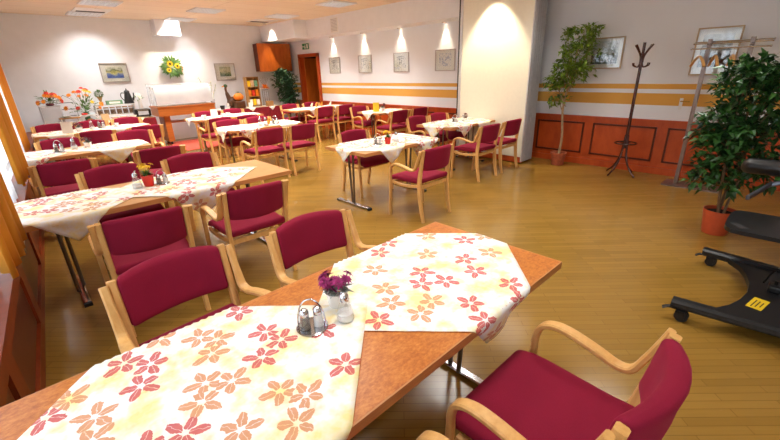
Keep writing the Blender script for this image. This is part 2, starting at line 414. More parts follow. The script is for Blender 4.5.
        if loc is not None: o.location = loc
        return o

def tag(o, label, cat, group=None, kind=None):
    if label: o['label'] = label
    if cat: o['category'] = cat
    if group: o['group'] = group
    if kind: o['kind'] = kind
    return o
def thing(name, label, cat, loc=(0, 0, 0), rz=0, group=None):
    o = bpy.data.objects.new(name, None); C.objects.link(o); o.empty_display_size = .1
    o.location = loc; o.rotation_euler = (0, 0, rz); return tag(o, label, cat, group)
def struct(o, label=None, cat=None):
    o['kind'] = 'structure'
    return tag(o, label, cat)
KIDS = {}
def kids(o): return [c for c in bpy.data.objects if c.parent == o]
def dup(root, loc, rz, label, group=None, scale=1.0):
    def cp(o, par):
        c = o.copy(); C.objects.link(c); c.parent = par
        if o.name not in KIDS: KIDS[o.name] = kids(o)
        for k in KIDS[o.name]: cp(k, c)
        return c
    r = cp(root, None); r.location = loc; r.rotation_euler = (0, 0, rz); r['label'] = label; r.scale = (scale,)*3
    if group: r['group'] = group
    return r
class Proto:
    """first use moves the prototype itself, later uses copy it"""
    def __init__(s, root): s.r = root; s.used = False
    def put(s, loc, rz, label, group=None, scale=1.0):
        if not s.used:
            s.used = True; s.r.location = loc; s.r.rotation_euler = (0, 0, rz); s.r['label'] = label; s.r.scale = (scale,)*3
            if group: s.r['group'] = group
            return s.r
        return dup(s.r, loc, rz, label, group, scale)

def curve(pts, n=6):
    """Catmull-Rom through the points"""
    P = [Vector(p) for p in pts]; P = [P[0]*2-P[1]] + P + [P[-1]*2-P[-2]]; out = []
    for i in range(1, len(P)-2):
        for k in range(n):
            t = k/n; a, b, c, d = P[i-1:i+3]
            out.append(.5*((2*b) + (c-a)*t + (2*a-5*b+4*c-d)*t*t + (3*b-a-3*c+d)*t**3))
    out.append(P[-2]); return out

# ------------------------------------------------------------------ camera
YAW, PITCH, ROLL, FPX = 0.7580526510756962, 0.37191812451567946, -0.03081189966862808, 385.8506113239276
cy, sy = math.cos(YAW), math.sin(YAW); cp_, sp_ = math.cos(PITCH), math.sin(PITCH); cr, sr = math.cos(ROLL), math.sin(ROLL)
fw = Vector((sy, cy, 0)); rt = Vector((cy, -sy, 0)); up = Vector((0, 0, 1))
f2 = fw*cp_ - up*sp_; u2 = up*cp_ + fw*sp_
r3 = rt*cr + u2*sr; u3 = u2*cr - rt*sr
cam = bpy.data.cameras.new('camera'); co = bpy.data.objects.new('camera', cam); C.objects.link(co)
mw = Matrix((r3, u3, -f2)).transposed().to_4x4(); mw.translation = Vector((0, 0, 1.65)); co.matrix_world = mw
cam.sensor_fit = 'HORIZONTAL'; cam.sensor_width = 36; cam.lens = FPX/780*36; cam.clip_start = .02
S.camera = co

# ------------------------------------------------------------------ room
XR, YB, YF, ZC = 7.11, 12.0, -3.2, 2.97
WC, WM = -.44, .067                                    # the window wall runs slightly askew
wn = math.hypot(1, WM)
def wl(s, off=0, z=0):                                 # point on the window wall: s along it, off into the room
    return Vector((WC + WM*s + off, s, z))

MB().add([(-1.2, YF, 0), (XR+2.5, YF, 0), (XR+2.5, YB, 0), (-1.2, YB, 0), (-1.2, YF, -.1), (XR+2.5, YF, -.1), (XR+2.5, YB, -.1), (-1.2, YB, -.1)],
         [(0, 1, 2, 3), (4, 7, 6, 5), (0, 4, 5, 1), (1, 5, 6, 2), (2, 6, 7, 3), (3, 7, 4, 0)]).build('floor', 'floor', smooth=0)
struct(bpy.data.objects['floor'])
struct(MB().box(((XR-1.2)/2+.05, (YF+YB)/2, ZC+.05), (XR+1.5, YB-YF+.3, .1)).build('ceiling', 'ceiling', smooth=0))
struct(MB().box(((XR-1)/2, YB+.06, ZC/2), (XR+1.4, .12, ZC)).build('wall_back', 'wall', smooth=0))
struct(MB().box(((XR-1)/2, YF-.06, ZC/2), (XR+1.4, .12, ZC)).build('wall_front', 'cream_wall', smooth=0))
# right wall with the doorway left open
DY0, DY1, DZ = 10.42, 11.34, 2.08
m = MB(); T = .12
m.box((XR+T/2, (YF+DY0)/2, ZC/2), (T, DY0-YF, ZC)); m.box((XR+T/2, (DY1+YB)/2, ZC/2), (T, YB-DY1, ZC)); m.box((XR+T/2, (DY0+DY1)/2, (DZ+ZC)/2), (T, DY1-DY0, ZC-DZ))
struct(m.build('wall_right', 'band_wall', smooth=0))
# corridor behind the doorway, its unlit darkness put into the wall colour
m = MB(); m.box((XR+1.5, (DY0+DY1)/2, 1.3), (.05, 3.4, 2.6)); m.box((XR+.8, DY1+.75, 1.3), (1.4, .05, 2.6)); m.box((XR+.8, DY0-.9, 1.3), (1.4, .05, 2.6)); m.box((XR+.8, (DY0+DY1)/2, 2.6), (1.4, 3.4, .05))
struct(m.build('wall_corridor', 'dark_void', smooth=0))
# door
dr = thing('door_1', None, None, (XR, 0, 0)); struct(dr)
m = MB()
for y in (DY0-.04, DY1+.04): m.box((.04, y, (DZ+.08)/2), (.2, .09, DZ+.08))
m.box((.04, (DY0+DY1)/2, DZ+.04), (.2, DY1-DY0+.17, .09)); m.build('door_frame', 'cherry', dr)
lf = MB().box((.40, DY1-.03, 1.03), (.62, .045, 2.04)).build('door_leaf', 'orange_wood', dr)
h = MB(); h.tube([(.66, DY1-.05, 1.05), (.66, DY1-.11, 1.05), (.54, DY1-.11, 1.05)], .011, 8); h.build('door_handle', 'brushed', lf)
struct(MB().box((XR+.3, DY0+.05, 2.0), (.02, .14, .07)).build('painted_light_spot', 'petal_yellow'))  # yellow plate painted in for the spot of light inside the doorway

# ducts boxed in along the right wall
struct(MB().box(((6.2+XR)/2, (10.08+YB)/2, (2.53+ZC)/2), (XR-6.2, YB-10.08, ZC-2.53)).build('wall_soffit_corner', 'wall', smooth=0))
struct(MB().box(((6.6+XR)/2, (4.76+10.08)/2, (2.53+ZC)/2), (XR-6.6, 10.08-4.76, ZC-2.53)).build('wall_soffit_long', 'wall', smooth=0))
struct(MB().box((3.51, 11.8, 2.79), (.57, .4, .36)).build('wall_duct_box', 'wall', smooth=0))

# wainscot along the right wall
def wainscot(name, y0, y1, panels):
    r = thing(name, None, None, (XR, 0, 0)); struct(r)
    MB().box((-.015, (y0+y1)/2, .40), (.03, y1-y0, .80)).build('wainscot_board', 'cherry', r, 0)
    MB().box((-.022, (y0+y1)/2, .805), (.044, y1-y0, .03)).build('cap_rail', 'cherry', r, 0)
    MB().box((-.024, (y0+y1)/2, .05), (.048, y1-y0, .10)).build('skirting', 'cherry', r, 0)
    for a, b in panels:
        m = MB()
        for z in (.2, .7): m.box((-.036, (a+b)/2, z), (.014, b-a, .026))
        for y in (a, b): m.box((-.036, y, .45), (.014, .026, .526))
        m.build('panel_moulding', 'cherry_dark', r, 0)
wainscot('trim_2', YF, 4.6, [(2.57, 3.37), (1.5, 2.4), (.42, 1.33), (-.66, .25), (-1.7, -.85)])
wainscot('trim_3', 4.6, DY0-.09, [(4.85, 5.7), (5.9, 6.8), (7.0, 7.9), (8.1, 9.0), (9.2, 10.1)])
m = MB().box((XR-.015, (DY1+.09+YB)/2, .4), (.03, YB-DY1-.09, .8)); struct(m.build('trim_4', 'cherry', smooth=0))

# window wall: parapet, piers, head
WIN = [(-2.4, -.4), (.1, 2.95), (3.35, 5.2), (6.05, 7.9), (8.0, 9.2)]
ZS, ZH = .58, 2.4
m = MB()
def wbox(m, s0, s1, o0, o1, z0, z1, mi=None):
    v = [wl(s, o, z) for z in (z0, z1) for s, o in ((s0, o0), (s1, o0), (s1, o1), (s0, o1))]
    return m.add(v, [(0, 3, 2, 1), (4, 5, 6, 7), (0, 1, 5, 4), (1, 2, 6, 5), (2, 3, 7, 6), (3, 0, 4, 7)], mi)
wbox(m, YF, YB, -.32, -.14, 0, ZS-.03); wbox(m, YF, YB, -.32, -.14, ZH, ZC)
e = YF
for a, b in WIN + [(YB, YB)]:
    wbox(m, e, a, -.32, -.14, ZS-.03, ZH) if a > e else None; e = b
struct(m.build('wall_left', 'wall', smooth=0))
for i, (a, b) in enumerate(WIN):
    r = thing('window_%d' % (i+1), None, None); struct(r)
    m = MB()
    for s in (a+.025, (a+b)/2, b-.025): wbox(m, s-.03, s+.03, -.27, -.21, ZS, ZH)
    wbox(m, a, b, -.27, -.21, ZS-.03, ZS+.05); wbox(m, a, b, -.27, -.21, ZH-.05, ZH); m.build('window_frame', 'sill', r, 0)
    for p, q in ((a+.05, (a+b)/2-.03), ((a+b)/2+.03, b-.05)): m = MB(); wbox(m, p, q, -.243, -.237, ZS+.05, ZH-.05); m.build('pane', 'glass', r, 0)
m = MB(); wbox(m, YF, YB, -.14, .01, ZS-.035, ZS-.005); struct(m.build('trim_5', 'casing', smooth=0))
# wooden radiator casing below the sill
r = thing('radiator_casing', 'reddish wood-panelled radiator casing under the windows at the left edge', 'radiator cover')
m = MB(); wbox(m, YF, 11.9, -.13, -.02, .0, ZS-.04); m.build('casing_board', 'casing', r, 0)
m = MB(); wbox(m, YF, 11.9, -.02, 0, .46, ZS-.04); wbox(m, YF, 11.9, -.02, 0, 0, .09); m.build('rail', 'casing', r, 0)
for s in [-2.5+1.18*i for i in range(13)]:
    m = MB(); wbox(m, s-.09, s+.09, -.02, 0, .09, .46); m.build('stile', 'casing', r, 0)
    m = MB(); wbox(m, s+.12, s+1.06, -.02, -.013, .12, .43); m.build('grille_panel', 'cherry_dark', r, 0)

# drapes and sheers
def drape(name, s0, s1, amp, off, z0, z1, mat, label, folds, cat='curtain', group=None):
    n = folds*10; m = MB(); rows = 10
    for j in range(rows+1):
        z = z0 + (z1-z0)*j/rows; g = 1 - .25*j/rows
        for i in range(n+1):
            t = i/n; s = s0 + (s1-s0)*t
            o = off + amp*g*math.sin(2*PI*folds*t + .4*math.sin(7*t)) + amp*.25*math.sin(2*PI*folds*2.3*t+1)
            m.v.append(wl(s, o, z + (.02*math.sin(5*t+1) if j == 0 else 0)))
    for j in range(rows):
        for i in range(n): m.f.append((j*(n+1)+i, j*(n+1)+i+1, (j+1)*(n+1)+i+1, (j+1)*(n+1)+i)); m.m.append(0)
    o = m.build(name, mat, None, 0)
    for p in o.data.polygons: p.use_smooth = True
    sm = o.modifiers.new('thick', 'SOLIDIFY'); sm.thickness = .003
    return tag(o, label, cat, group)
drape('ochre_drape', 2.6, 3.5, .035, .055, .69, 2.9, 'curtain', 'ochre drape hanging beside the yellow-flower table, nearest of the left drapes', 5)
drape('ochre_drape', 5.2, 6.3, .03, .015, .66, 2.9, 'curtain', 'ochre drape hanging between the second and third window tables', 6)
drape('ochre_drape', 8.0, 9.35, .025, -.045, .6, 2.9, 'curtain', 'ochre drape farthest along the window wall, nearest the buffet', 6)
drape('ochre_drape', -.5, .3, .04, .08, .5, 2.9, 'curtain', 'unseen ochre drape, added for the light, at the window beside the photographer', 4)  # out of view, added for its effect on the light
for (a, b), lb in zip(WIN[1:], ('white sheer curtain with its hem at the left edge, nearest window', 'white sheer curtain glowing behind the yellow-flower table', 'narrow white sheer between the two farther drapes', 'white sheer curtain at the window closest to the back wall')):
    drape('sheer_curtain', a, b, .02, -.06, .60, 2.9, 'sheer', lb, int((b-a)*7), 'sheer curtain')

# folding partition parked against the right wall
r = thing('folding_partition', 'folding partition parked in a stack, cream face with grey panel edges', 'partition', (6.4, 0, 0))
MB().box((.03, 4.02, 1.54), (.06, 1.40, 2.84)).build('cream_panel', 'panel', r, 0)['label'] = 'smooth cream face panel'
MB().box((.032, 4.02, .07), (.056, 1.42, .10)).build('bottom_rail', 'cherry', r, 0)['label'] = 'reddish wood bottom rail'
m = MB(); m.box((.03, 4.74, 1.5), (.07, .04, 2.92)); m.build('edge_seal', 'steel_dark', r, 0)['label'] = 'dark vertical edge seal'
MB().box((.0, 4.70, 1.5), (.03, .05, 2.92)).build('edge_profile', 'alu', r, 0)
for i in range(5):
    x = .075 + .068*i; q = MB(); q.box((x, 3.33+.72, 1.5), (.044, 1.42, 2.92)); q.build('stacked_panel', 'strut', r, 0)
    e = MB(); e.box((x-.014, 3.31, 1.5), (.014, .035, 2.92)); e.box((x+.014, 3.31, 1.5), (.014, .035, 2.92)); e.build('edge_profile', 'alu', r, 0)
m = MB(); m.box((.03, 3.315, 1.5), (.055, .03, 2.92)); m.build('edge_profile', 'alu', r, 0)

# ceiling luminaires
LP = [(x, y) for y in (11.35, 9.6, 7.35, 5.1, 2.8) for x in (1.82, 3.75, 5.6)] + [(1.2, 1.0), (3.05, 1.0), (4.9, 1.0)]
def LE(x, y): return 15 if y > 11 else (29 if y > 6 else (21 if y > 4 and x < 5 else (10 if y < 2 else (12 if x < 5 else 6))))
def luminaire():
    r = thing('ceiling_light', '', 'ceiling light')
    m = MB()
    for s in (-1, 1): m.box((s*.3, 0, -.012), (.025, .625, .024)); m.box((0, s*.3, -.012), (.6, .025, .024))
    m.build('frame', 'sill', r, 0)
    m = MB()
    for i in range(-3, 4): m.box((i*.075, 0, -.013), (.006, .59, .016))
    for i in (-1, 0, 1): m.box((0, i*.15, -.013), (.59, .006, .016))
    m.build('louvre', 'white_plastic', r, 0)
    MB().box((0, 0, -.002), (.585, .585, .004)).build('diffuser', 'lamp', r, 0)
    return r
pl = Proto(luminaire())
lab = {(1.82, 11.35): 'square louvred ceiling light above the back buffet, leftmost', (3.75, 11.35): 'square louvred ceiling light above the cold counter', (1.82, 9.6): 'square louvred ceiling light near the window wall, second row from the back', (3.75, 9.6): 'square louvred ceiling light in the middle, second row from the back',
       (5.6, 9.6): 'square louvred ceiling light near the ducts, second row from the back', (5.6, 7.35): 'square louvred ceiling light at the top edge, nearest one in view'}
for x, y in LP:
    if (x, y) == (5.6, 11.35): continue
    pl.put((x, y, ZC), 0, lab.get((x, y), 'square louvred ceiling light overhead, out of the picture'), 'square ceiling lights')
    l = bpy.data.lights.new('louvre_light', 'AREA'); l.size = .56; l.energy = LE(x, y); l.color = (1, .97, .92); l.spread = math.radians(118 if y > 11 else 122)
    o = bpy.data.objects.new('louvre_lamp', l); C.objects.link(o); o.location = (x, y, ZC-.028)
for n, (x, y, lb) in enumerate([(1.86, 10.75, 'dark slotted air outlet in the ceiling, near the window wall'), (5.65, 10.75, 'dark slotted air outlet in the ceiling beside the corner duct')]):
    r = thing('air_outlet', lb, 'air vent', (x, y, ZC), 0, 'slotted ceiling outlets')
    MB().box((0, 0, -.006), (.62, .62, .012)).build('frame', 'white_plastic', r, 0)
    m = MB()
    for i in range(4): m.box((0, .10+i*.035, -.014), (.5, .02, .008))
    m.build('slot', 'steel_dark', r, 0)
# spotlights in the long soffit, over the pictures
r = thing('recessed_spotlight', '', 'spotlight')
MB().lathe([(.05, 0), (.05, -.012), (.036, -.012), (.036, -.002), (.05, 0)], 16).build('bezel', 'brushed', r)
MB().lathe([(.034, -.003), (.034, -.005)], 16).build('bulb', 'bulb', r)
ps = Proto(r)
def spot(loc, tgt, e, ang=60, blend=.6, col=(1, .86, .62)):
    l = bpy.data.lights.new('spot', 'SPOT'); l.energy = e; l.spot_size = math.radians(ang); l.spot_blend = blend; l.color = col; l.shadow_soft_size = .03
    o = bpy.data.objects.new('spot_lamp', l); C.objects.link(o); o.location = loc
    o.rotation_euler = (Vector(tgt)-Vector(loc)).to_track_quat('-Z', 'Y').to_euler()
for y, w in ((9.58, 'first picture from the door'), (8.26, 'second picture from the door'), (6.94, 'third picture from the door'), (5.62, 'picture beside the partition')):
    ps.put((7.04, y, 2.53), 0, 'small recessed spotlight above the ' + w, 'soffit spotlights')
    spot((7.03, y, 2.515), (7.075, y, 1.5), 26, 66, .8)
for loc, tgt, e, lb in (((6.0, 11.3, 2.95), (6.25, 11.3, 2.2), 60, 'small ceiling spotlight washing the corner duct box'), ((3.5, 11.25, 2.95), (3.55, 11.7, 2.3), 60, 'small ceiling spotlight washing the boxed duct on the back wall'), ((6.0, 4.0, 2.95), (6.5, 4.0, 1.2), 110, 'ceiling spotlight washing the cream partition panel')):
    ps.put((loc[0], loc[1], 2.968), 0, lb)
    spot((loc[0], loc[1], 2.94), tgt, e, 75)
# vent grille on the soffit
r = thing('wall_vent', 'pale rectangular vent grille on the duct above the pictures', 'air vent', (6.6, 8.8, 2.74))
MB().box((-.008, 0, 0), (.016, .3, .34)).build('frame', 'white_plastic', r, 0)
m = MB()
for i in range(9): m.box((-.018, 0, -.13+i*.0325), (.006, .25, .012))
m.build('slat', 'panel_grey', r, 0)

# exit sign
r = thing('exit_sign', 'small green running-man exit sign above the door', 'exit sign', (XR, 10.95, 2.37))
MB().box((-.02, 0, 0), (.04, .40, .20)).build('housing', 'white_plastic', r, 0)
MB().box((-.0415, 0, 0), (.003, .36, .16)).build('sign_face', 'exit_green', r, 0)
m = MB(); m.box((-.044, -.09, 0), (.002, .07, .12)); m.box((-.044, .01, .045), (.002, .025, .025))
m.box((-.044, .03, .005), (.002, .035, .05), mat=Matrix.Rotation(.4, 3, 'X')); m.box((-.044, .06, -.035), (.002, .02, .06), mat=Matrix.Rotation(-.7, 3, 'X')); m.box((-.044, .01, -.035), (.002, .02, .06), mat=Matrix.Rotation(.5, 3, 'X'))
m.box((-.044, .12, 0), (.002, .06, .016)); m.add([(-.045, .17, 0), (-.045, .13, .03), (-.045, .13, -.03)], [(0, 1, 2)])
m.build('pictogram', 'paper', r, 0)

# pictures
def picture(loc, rz, w, h, artm, framem, label, mat=.28, group=None):
    r = thing('framed_picture', label, 'picture', loc, rz, group)          # local: x along the wall, -y into the room
    b = .018; m = MB()
    for s in (-1, 1): m.box((s*(w/2-b/2), -.014, 0), (b, .028, h)); m.box((0, -.014, s*(h/2-b/2)), (w-2*b, .028, b))
    m.build('frame', framem, r, 0)
    MB().box((0, -.006, 0), (w-2*b, .008, h-2*b)).build('mount', 'paper', r, 0)
    MB().box((0, -.011, .01), (w*(1-2*mat), .003, h*(1-2*mat))).build('print', artm, r, 0)
    MB().box((0, -.017, 0), (w-2*b, .002, h-2*b)).build('pane', 'glass', r, 0)
    return r
picture((2.2, YB, 1.77), 0, .58, .44, 'art_sea', 'frame_silver', 'framed blue and yellow seascape on the back wall, left of the sunflower wreath', .2)
picture((4.93, YB, 1.72), 0, .58, .46, 'art_green', 'frame_silver', 'framed green landscape on the back wall, right of the wreath', .22)
for y, w, a, lb in ((9.58, .5, 'art_ink', 'framed ink drawing nearest the door on the striped wall'), (8.26, .52, 'art_ink', 'framed ink drawing, second from the door on the striped wall'), (6.94, .5, 'art_ink', 'framed ink drawing, third from the door on the striped wall'), (5.62, .54, 'art_ink2', 'framed bluish ink drawing next to the cream partition')):
    picture((XR, y, 1.8), -PI/2, w, .43, a, 'frame_silver', lb, .2)
picture((XR, 2.42, 1.79), -PI/2, .54, .46, 'art_bw', 'frame_wood', 'framed black and white tree print behind the slender ficus', .14)
picture((XR, 1.02, 1.75), -PI/2, .48, .60, 'art_bw', 'frame_wood', 'framed grey print on the wall behind the steel coat rack', .16)
# lever handle on the wall
r = thing('wall_lever', 'small brass lever handle on the striped wall beside the coat rack', 'handle', (XR, 1.27, 1.06))
MB().box((-.004, 0, 0), (.008, .04, .16)).build('plate', 'white_plastic', r, 0)
m = MB(); m.tube([(-.005, 0, .04), (-.05, 0, .04), (-.05, -.11, .04)], .009, 8); m.build('lever', 'gold', r)

# ------------------------------------------------------------------ armchair
def make_chair():
    r = thing('armchair', '', 'chair')
    # seat: rounded pad with a slight saddle and waterfall front
    def sf(w):
        x, y, z = w; dome = .014*(1-(x/.25)**2)*(1-(y/.24)**2) if z > 0 else 0
        z += dome; z -= .03*max(0, (y-.14)/.11)**2; z += .012*max(0, (-y-.12)/.12)**2
        x *= 1 - .07*max(0, (.1-y)/.34)
        return (x, y, z)
    m = MB(); m.rbox((.52, .50, .06), .028, fn=sf, mid=8); [setattr(p, 'y', p.y+.02) for p in m.v]; [setattr(p, 'z', p.z+.468) for p in m.v]
    m.build('seat', 'fabric', r, 60)
    def by(z): return -.205 - .065*max(0, (z-.46))/.40 - .0*z
    def bf(w):
        x, y, z = w
        bow = .065*(1-(x/.23)**2)
        th = 1 + .25*(1-(x/.25)**2)
        z2 = z + (.02*(1-(x/.25)**2) if z > 0 else -.012*(1-(x/.25)**2))
        return (x, y*th - bow + by(z+.716) + .012, z2 + .716)
    m = MB(); m.rbox((.452, .05, .23), .024, fn=bf, mid=8); m.build('backrest', 'fabric', r, 60)
    X1, X2, X3 = .243, .277, .295
    for s in (-1, 1):
        m = MB()
        pts = curve([(s*X1, -.262, 0), (s*X1, -.228, .16), (s*X1, -.207, .34), (s*X1, -.203, .46), (s*X1, -.222, .60), (s*X1, -.262, .83)], 4)
        n = len(pts); ts = [.034+.018*math.sin(PI*min(1, i/(n-1)*1.1)) for i in range(n)]
        m.strip(pts, (1, 0, 0), .033, ts, .006); m.build('leg', 'beech', r, 35)
        m = MB()
        pts = curve([(s*X3, .226, 0), (s*X3, .214, .25), (s*X3, .206, .50)], 4); m.strip(pts, (1, 0, 0), .034, .026, .006); m.build('leg', 'beech', r, 35)
        m = MB()
        pts = curve([(s*X3, .206, .50), (s*X3, .204, .555), (s*X3, .182, .61), (s*(X3-.001), .13, .638), (s*(X3-.003), .06, .638), (s*(X3-.008), -.04, .618), (s*(X2+.004), -.115, .60), (s*X2, -.165, .615), (s*X2, -.196, .68), (s*X2, -.222, .75), (s*X2, -.246, .822)], 5)
        n = len(pts); ws = [.034+.016*math.sin(PI*min(1, max(0, (i/n-.05)/.8))) for i in range(n)]
        m.strip(pts, (1, 0, 0), ws, .024, .006); m.build('armrest', 'beech', r, 35)
        m = MB(); m.strip(curve([(s*.24, -.205, .425), (s*.24, -.08, .40), (s*.25, .1, .397), (s*.262, .2, .42)], 4), (1, 0, 0), .024, .036, .005); m.build('seat_rail', 'beech', r, 35)
    m = MB(); m.box((0, -.2, .405), (.47, .02, .04)); m.build('cross_rail', 'beech', r)
    m = MB(); m.box((0, .18, .40), (.52, .02, .035)); m.build('cross_rail', 'beech', r)
    return r
pc = Proto(make_chair())
CH = [
 (1.105, .375, 0, -1, 'burgundy armchair pulled up in the right foreground, seen from above'),
 (.35, .375, 0, 0, 'burgundy armchair at the bottom edge, only its light wooden arm showing'),
 (.385, 1.66, 1, 3, 'burgundy armchair across the nearest table, the left of the two'),
 (1.125, 1.62, 1, 0, 'burgundy armchair across the nearest table, behind the purple posy'),
 (.48, 3.04, 0, -5, 'burgundy armchair at the yellow-flower table, near side, left'),
 (1.25, 3.09, 0, -2, 'burgundy armchair at the yellow-flower table, near side, right'),
 (.60, 4.34, 1, 0, 'burgundy armchair beyond the yellow-flower table, left, behind the white shaker'),
 (1.32, 4.32, 1, 0, 'burgundy armchair beyond the yellow-flower table, right, behind the small caddy'),
 (.30, 5.62, 0, 0, 'dark burgundy armchair by the drape at the third window table, near side'),
 (1.26, 5.66, 0, -3, 'burgundy armchair at the third window table, near side, right'),
 (.46, 7.22, 1, 0, 'burgundy armchair beyond the third window table, nearest the window'),
 (1.40, 7.28, 1, 0, 'burgundy armchair beyond the third window table, right end'),
 (1.0, 8.40, 0, 0, 'burgundy armchair at the fourth window table, near side, middle'),
 (1.74, 8.40, 0, 0, 'burgundy armchair at the fourth window table, near side, right end'),
 (.55, 9.85, 1, 0, 'burgundy armchair beyond the fourth window table, behind the white menu card'),
 (1.22, 9.9, 1, 0, 'burgundy armchair beyond the fourth window table, middle'),
 (1.84, 9.9, 1, 0, 'burgundy armchair beyond the fourth window table, right end'),
 (3.34, 2.98, 0, 0, 'burgundy armchair at the centre table with the red pot, near side, seen from its side'),
 (3.53, 4.19, 1, 0, 'burgundy armchair beyond the centre table with the red pot'),
 (5.17, 3.46, 0, 0, 'burgundy armchair at the table by the cream partition, near side, left'),
 (5.86, 3.48, 0, 0, 'burgundy armchair at the table by the cream partition, near side, beside the panel edges'),
 (5.35, 4.60, 1, 0, 'burgundy armchair beyond the table by the partition, left'),
 (5.95, 4.60, 1, 0, 'burgundy armchair beyond the table by the partition, right'),
 (2.91, 6.02, 0, 0, 'burgundy armchair at the middle centre table, near side, left'),
 (3.52, 6.02, 0, 0, 'burgundy armchair at the middle centre table, near side, right'),
 (3.00, 7.34, 1, 0, 'burgundy armchair beyond the middle centre table, left'),
 (3.60, 7.34, 1, 0, 'burgundy armchair beyond the middle centre table, right'),
 (3.08, 8.42, 0, 0, 'burgundy armchair at the back centre table, near side, left'),
 (3.66, 8.42, 0, 0, 'burgundy armchair at the back centre table, near side, right'),
 (3.40, 9.65, 1, 0, 'burgundy armchair beyond the back centre table, behind the white card'),
 (4.10, 9.7, 1, 0, 'burgundy armchair beyond the back centre table, right'),
 (6.02, 6.2, 0, 0, 'burgundy armchair at the yellow-card table, near side, seen from its side'),
 (6.66, 6.2, 0, 0, 'burgundy armchair at the yellow-card table, near side, next to the wall'),
 (6.22, 7.3, 1, 0, 'burgundy armchair beyond the yellow-card table'),
 (5.72, 8.5, 0, 0, 'burgundy armchair at the table before the door, near side, left'),
 (6.36, 8.5, 0, 0, 'burgundy armchair at the table before the door, near side, right'),
 (5.65, 9.6, 1, 0, 'burgundy armchair beyond the table before the door, left'),
 (6.35, 9.6, 1, 0, 'burgundy armchair beyond the table before the door, right'),
]
for x, y, far, deg, lb in CH:
    pc.put((x, y, 0), (PI if far else 0) + math.radians(deg), lb, 'burgundy armchairs around the dining tables')

# ------------------------------------------------------------------ tables
ZT = .74
def table(x0, x1, y0, y1, top, label, inl=.3, inr=.3):
    r = thing('dining_table', label, 'table', ((x0+x1)/2, (y0+y1)/2, 0), 0, 'folding dining tables')
    w, d = x1-x0, y1-y0
    m = MB(); m.box((0, 0, ZT-.018), (w-.012, d-.012, .036)); m.build('tabletop', top, r, 0)
    m = MB()
    for s in (-1, 1): m.box((0, s*(d/2-.003), ZT-.0195), (w, .006, .037)); m.box((s*(w/2-.003), 0, ZT-.0195), (.006, d-.012, .037))
    e = m.build('edge_band', 'edge', r, 0); e['label'] = 'plain beech edge band'
    for x in (-w/2+inl, w/2-inr):
        for s in (-1, 1):
            m = MB(); m.tube([(x+s*.022, s*.045, .03), (x+s*.022, s*.075, ZT-.05)], .014, 10); m.build('leg', 'steel', r)
        f = MB().strip([(x, -d/2+.09, .022), (x, d/2-.09, .022)], (1, 0, 0), .05, .026, .01).build('foot', 'chrome', r)
        for s in (-1, 1): MB().box((x, s*(d/2-.085), .014), (.054, .03, .028)).build('end_cap', 'steel_dark', f)
        m = MB(); m.box((x, 0, ZT-.045), (.05, d*.72, .018)); m.build('top_bracket', 'steel', r)
    return r
def cloth(cx, cyy, hd, b, mat, label, rot=0, flat=None, z=None, inward=.35, dz=.0):
    """square cloth laid corner-wise: b = table bounds; whatever overhangs folds down"""
    x0, x1, y0, y1 = b; n = 44; m = MB(); z = z or ZT+.0035+dz
    side = hd*math.sqrt(2)
    for j in range(n+1):
        for i in range(n+1):
            a = (i/n-.5)*side; c = (j/n-.5)*side; th = PI/4+math.radians(rot)
            fx = cx + a*math.cos(th) - c*math.sin(th); fy = cyy + a*math.sin(th) + c*math.cos(th)
            q = .004
            px = max(x0-q, min(x1+q, fx)); py = max(y0-q, min(y1+q, fy)); ox = abs(fx-px); oy = abs(fy-py)
            over = math.hypot(ox, oy) if (ox > 0 and oy > 0) else ox+oy
            if over > 0:
                k = .94; wv = .010*math.sin(fx*22+fy*17)*min(1, over/.1)
                if oy > 0 and ox == 0: py += (1 if fy < py else -1)*(over*inward*.9) - (1 if fy < py else -1)*min(over*.6, .012) + wv
                elif ox > 0 and oy == 0: px += (1 if fx < px else -1)*(over*.05) - (1 if fx < px else -1)*min(over*.6, .012) + wv
                zz = z - over*k
            else: zz = z + .0012*math.sin(fx*31)*math.sin(fy*27)
            m.v.append(Vector((px, py, zz)))
            m.uv.append((fx, fy) if flat is None else (flat[0] + a*.7071 - c*.7071, flat[1] + a*.7071 + c*.7071))
    for j in range(n):
        for i in range(n): m.f.append((j*(n+1)+i, j*(n+1)+i+1, (j+1)*(n+1)+i+1, (j+1)*(n+1)+i)); m.m.append(0)
    o = m.build('tablecloth', mat, None, 0)
    for p in o.data.polygons: p.use_smooth = True
    sm = o.modifiers.new('thick', 'SOLIDIFY'); sm.thickness = .0015; sm.offset = 1
    return tag(o, label, 'tablecloth')
T1 = (-.33, 1.78, .65, 1.46); T2 = (-.16, 1.90, 3.42, 4.22); T3 = (-.0, 1.40, 6.42, 7.2); T4 = (.24, 2.08, 9.0, 9.75)
C1 = (2.68, 4.10, 6.7, 7.48); C2 = (2.86, 4.45, 9.0, 9.75); C3 = (2.87, 4.24, 3.42, 4.22); C4 = (5.08, 6.37, 3.86, 4.62); C5 = (5.95, 7.05, 6.53, 7.3); C6 = (5.25, 7.02, 8.85, 9.6)
table(*T1, 'burl', 'nearest dining table with a bare orange-brown top between two cloths', .3, .3)
table(*T2, 'beech_top', 'long dining table by the window with yellow flowers in a red pot', .22, .3)
table(*T3, 'beech_top', 'third table from the front along the windows, with a caddy and purple posy', .2, .25)
table(*T4, 'beech_top', 'last table along the windows, standing before the buffet with a white menu card')
table(*C1, 'beech_top', 'centre table in the middle row with two armchairs on the near side', .12, .2)
table(*C2, 'beech_top', 'centre table in the back row, in front of the cold counter', .25, .25)
table(*C3, 'beech_top', 'small centre table with yellow flowers, alone on the open floor', .1, .22)
table(*C4, 'beech_top', 'table standing beside the cream folding partition', .2, .2)
table(*C5, 'beech_top', 'small table under the pictures with a yellow card', .15, .15)
table(*C6, 'beech_top', 'table in the back right corner before the door')
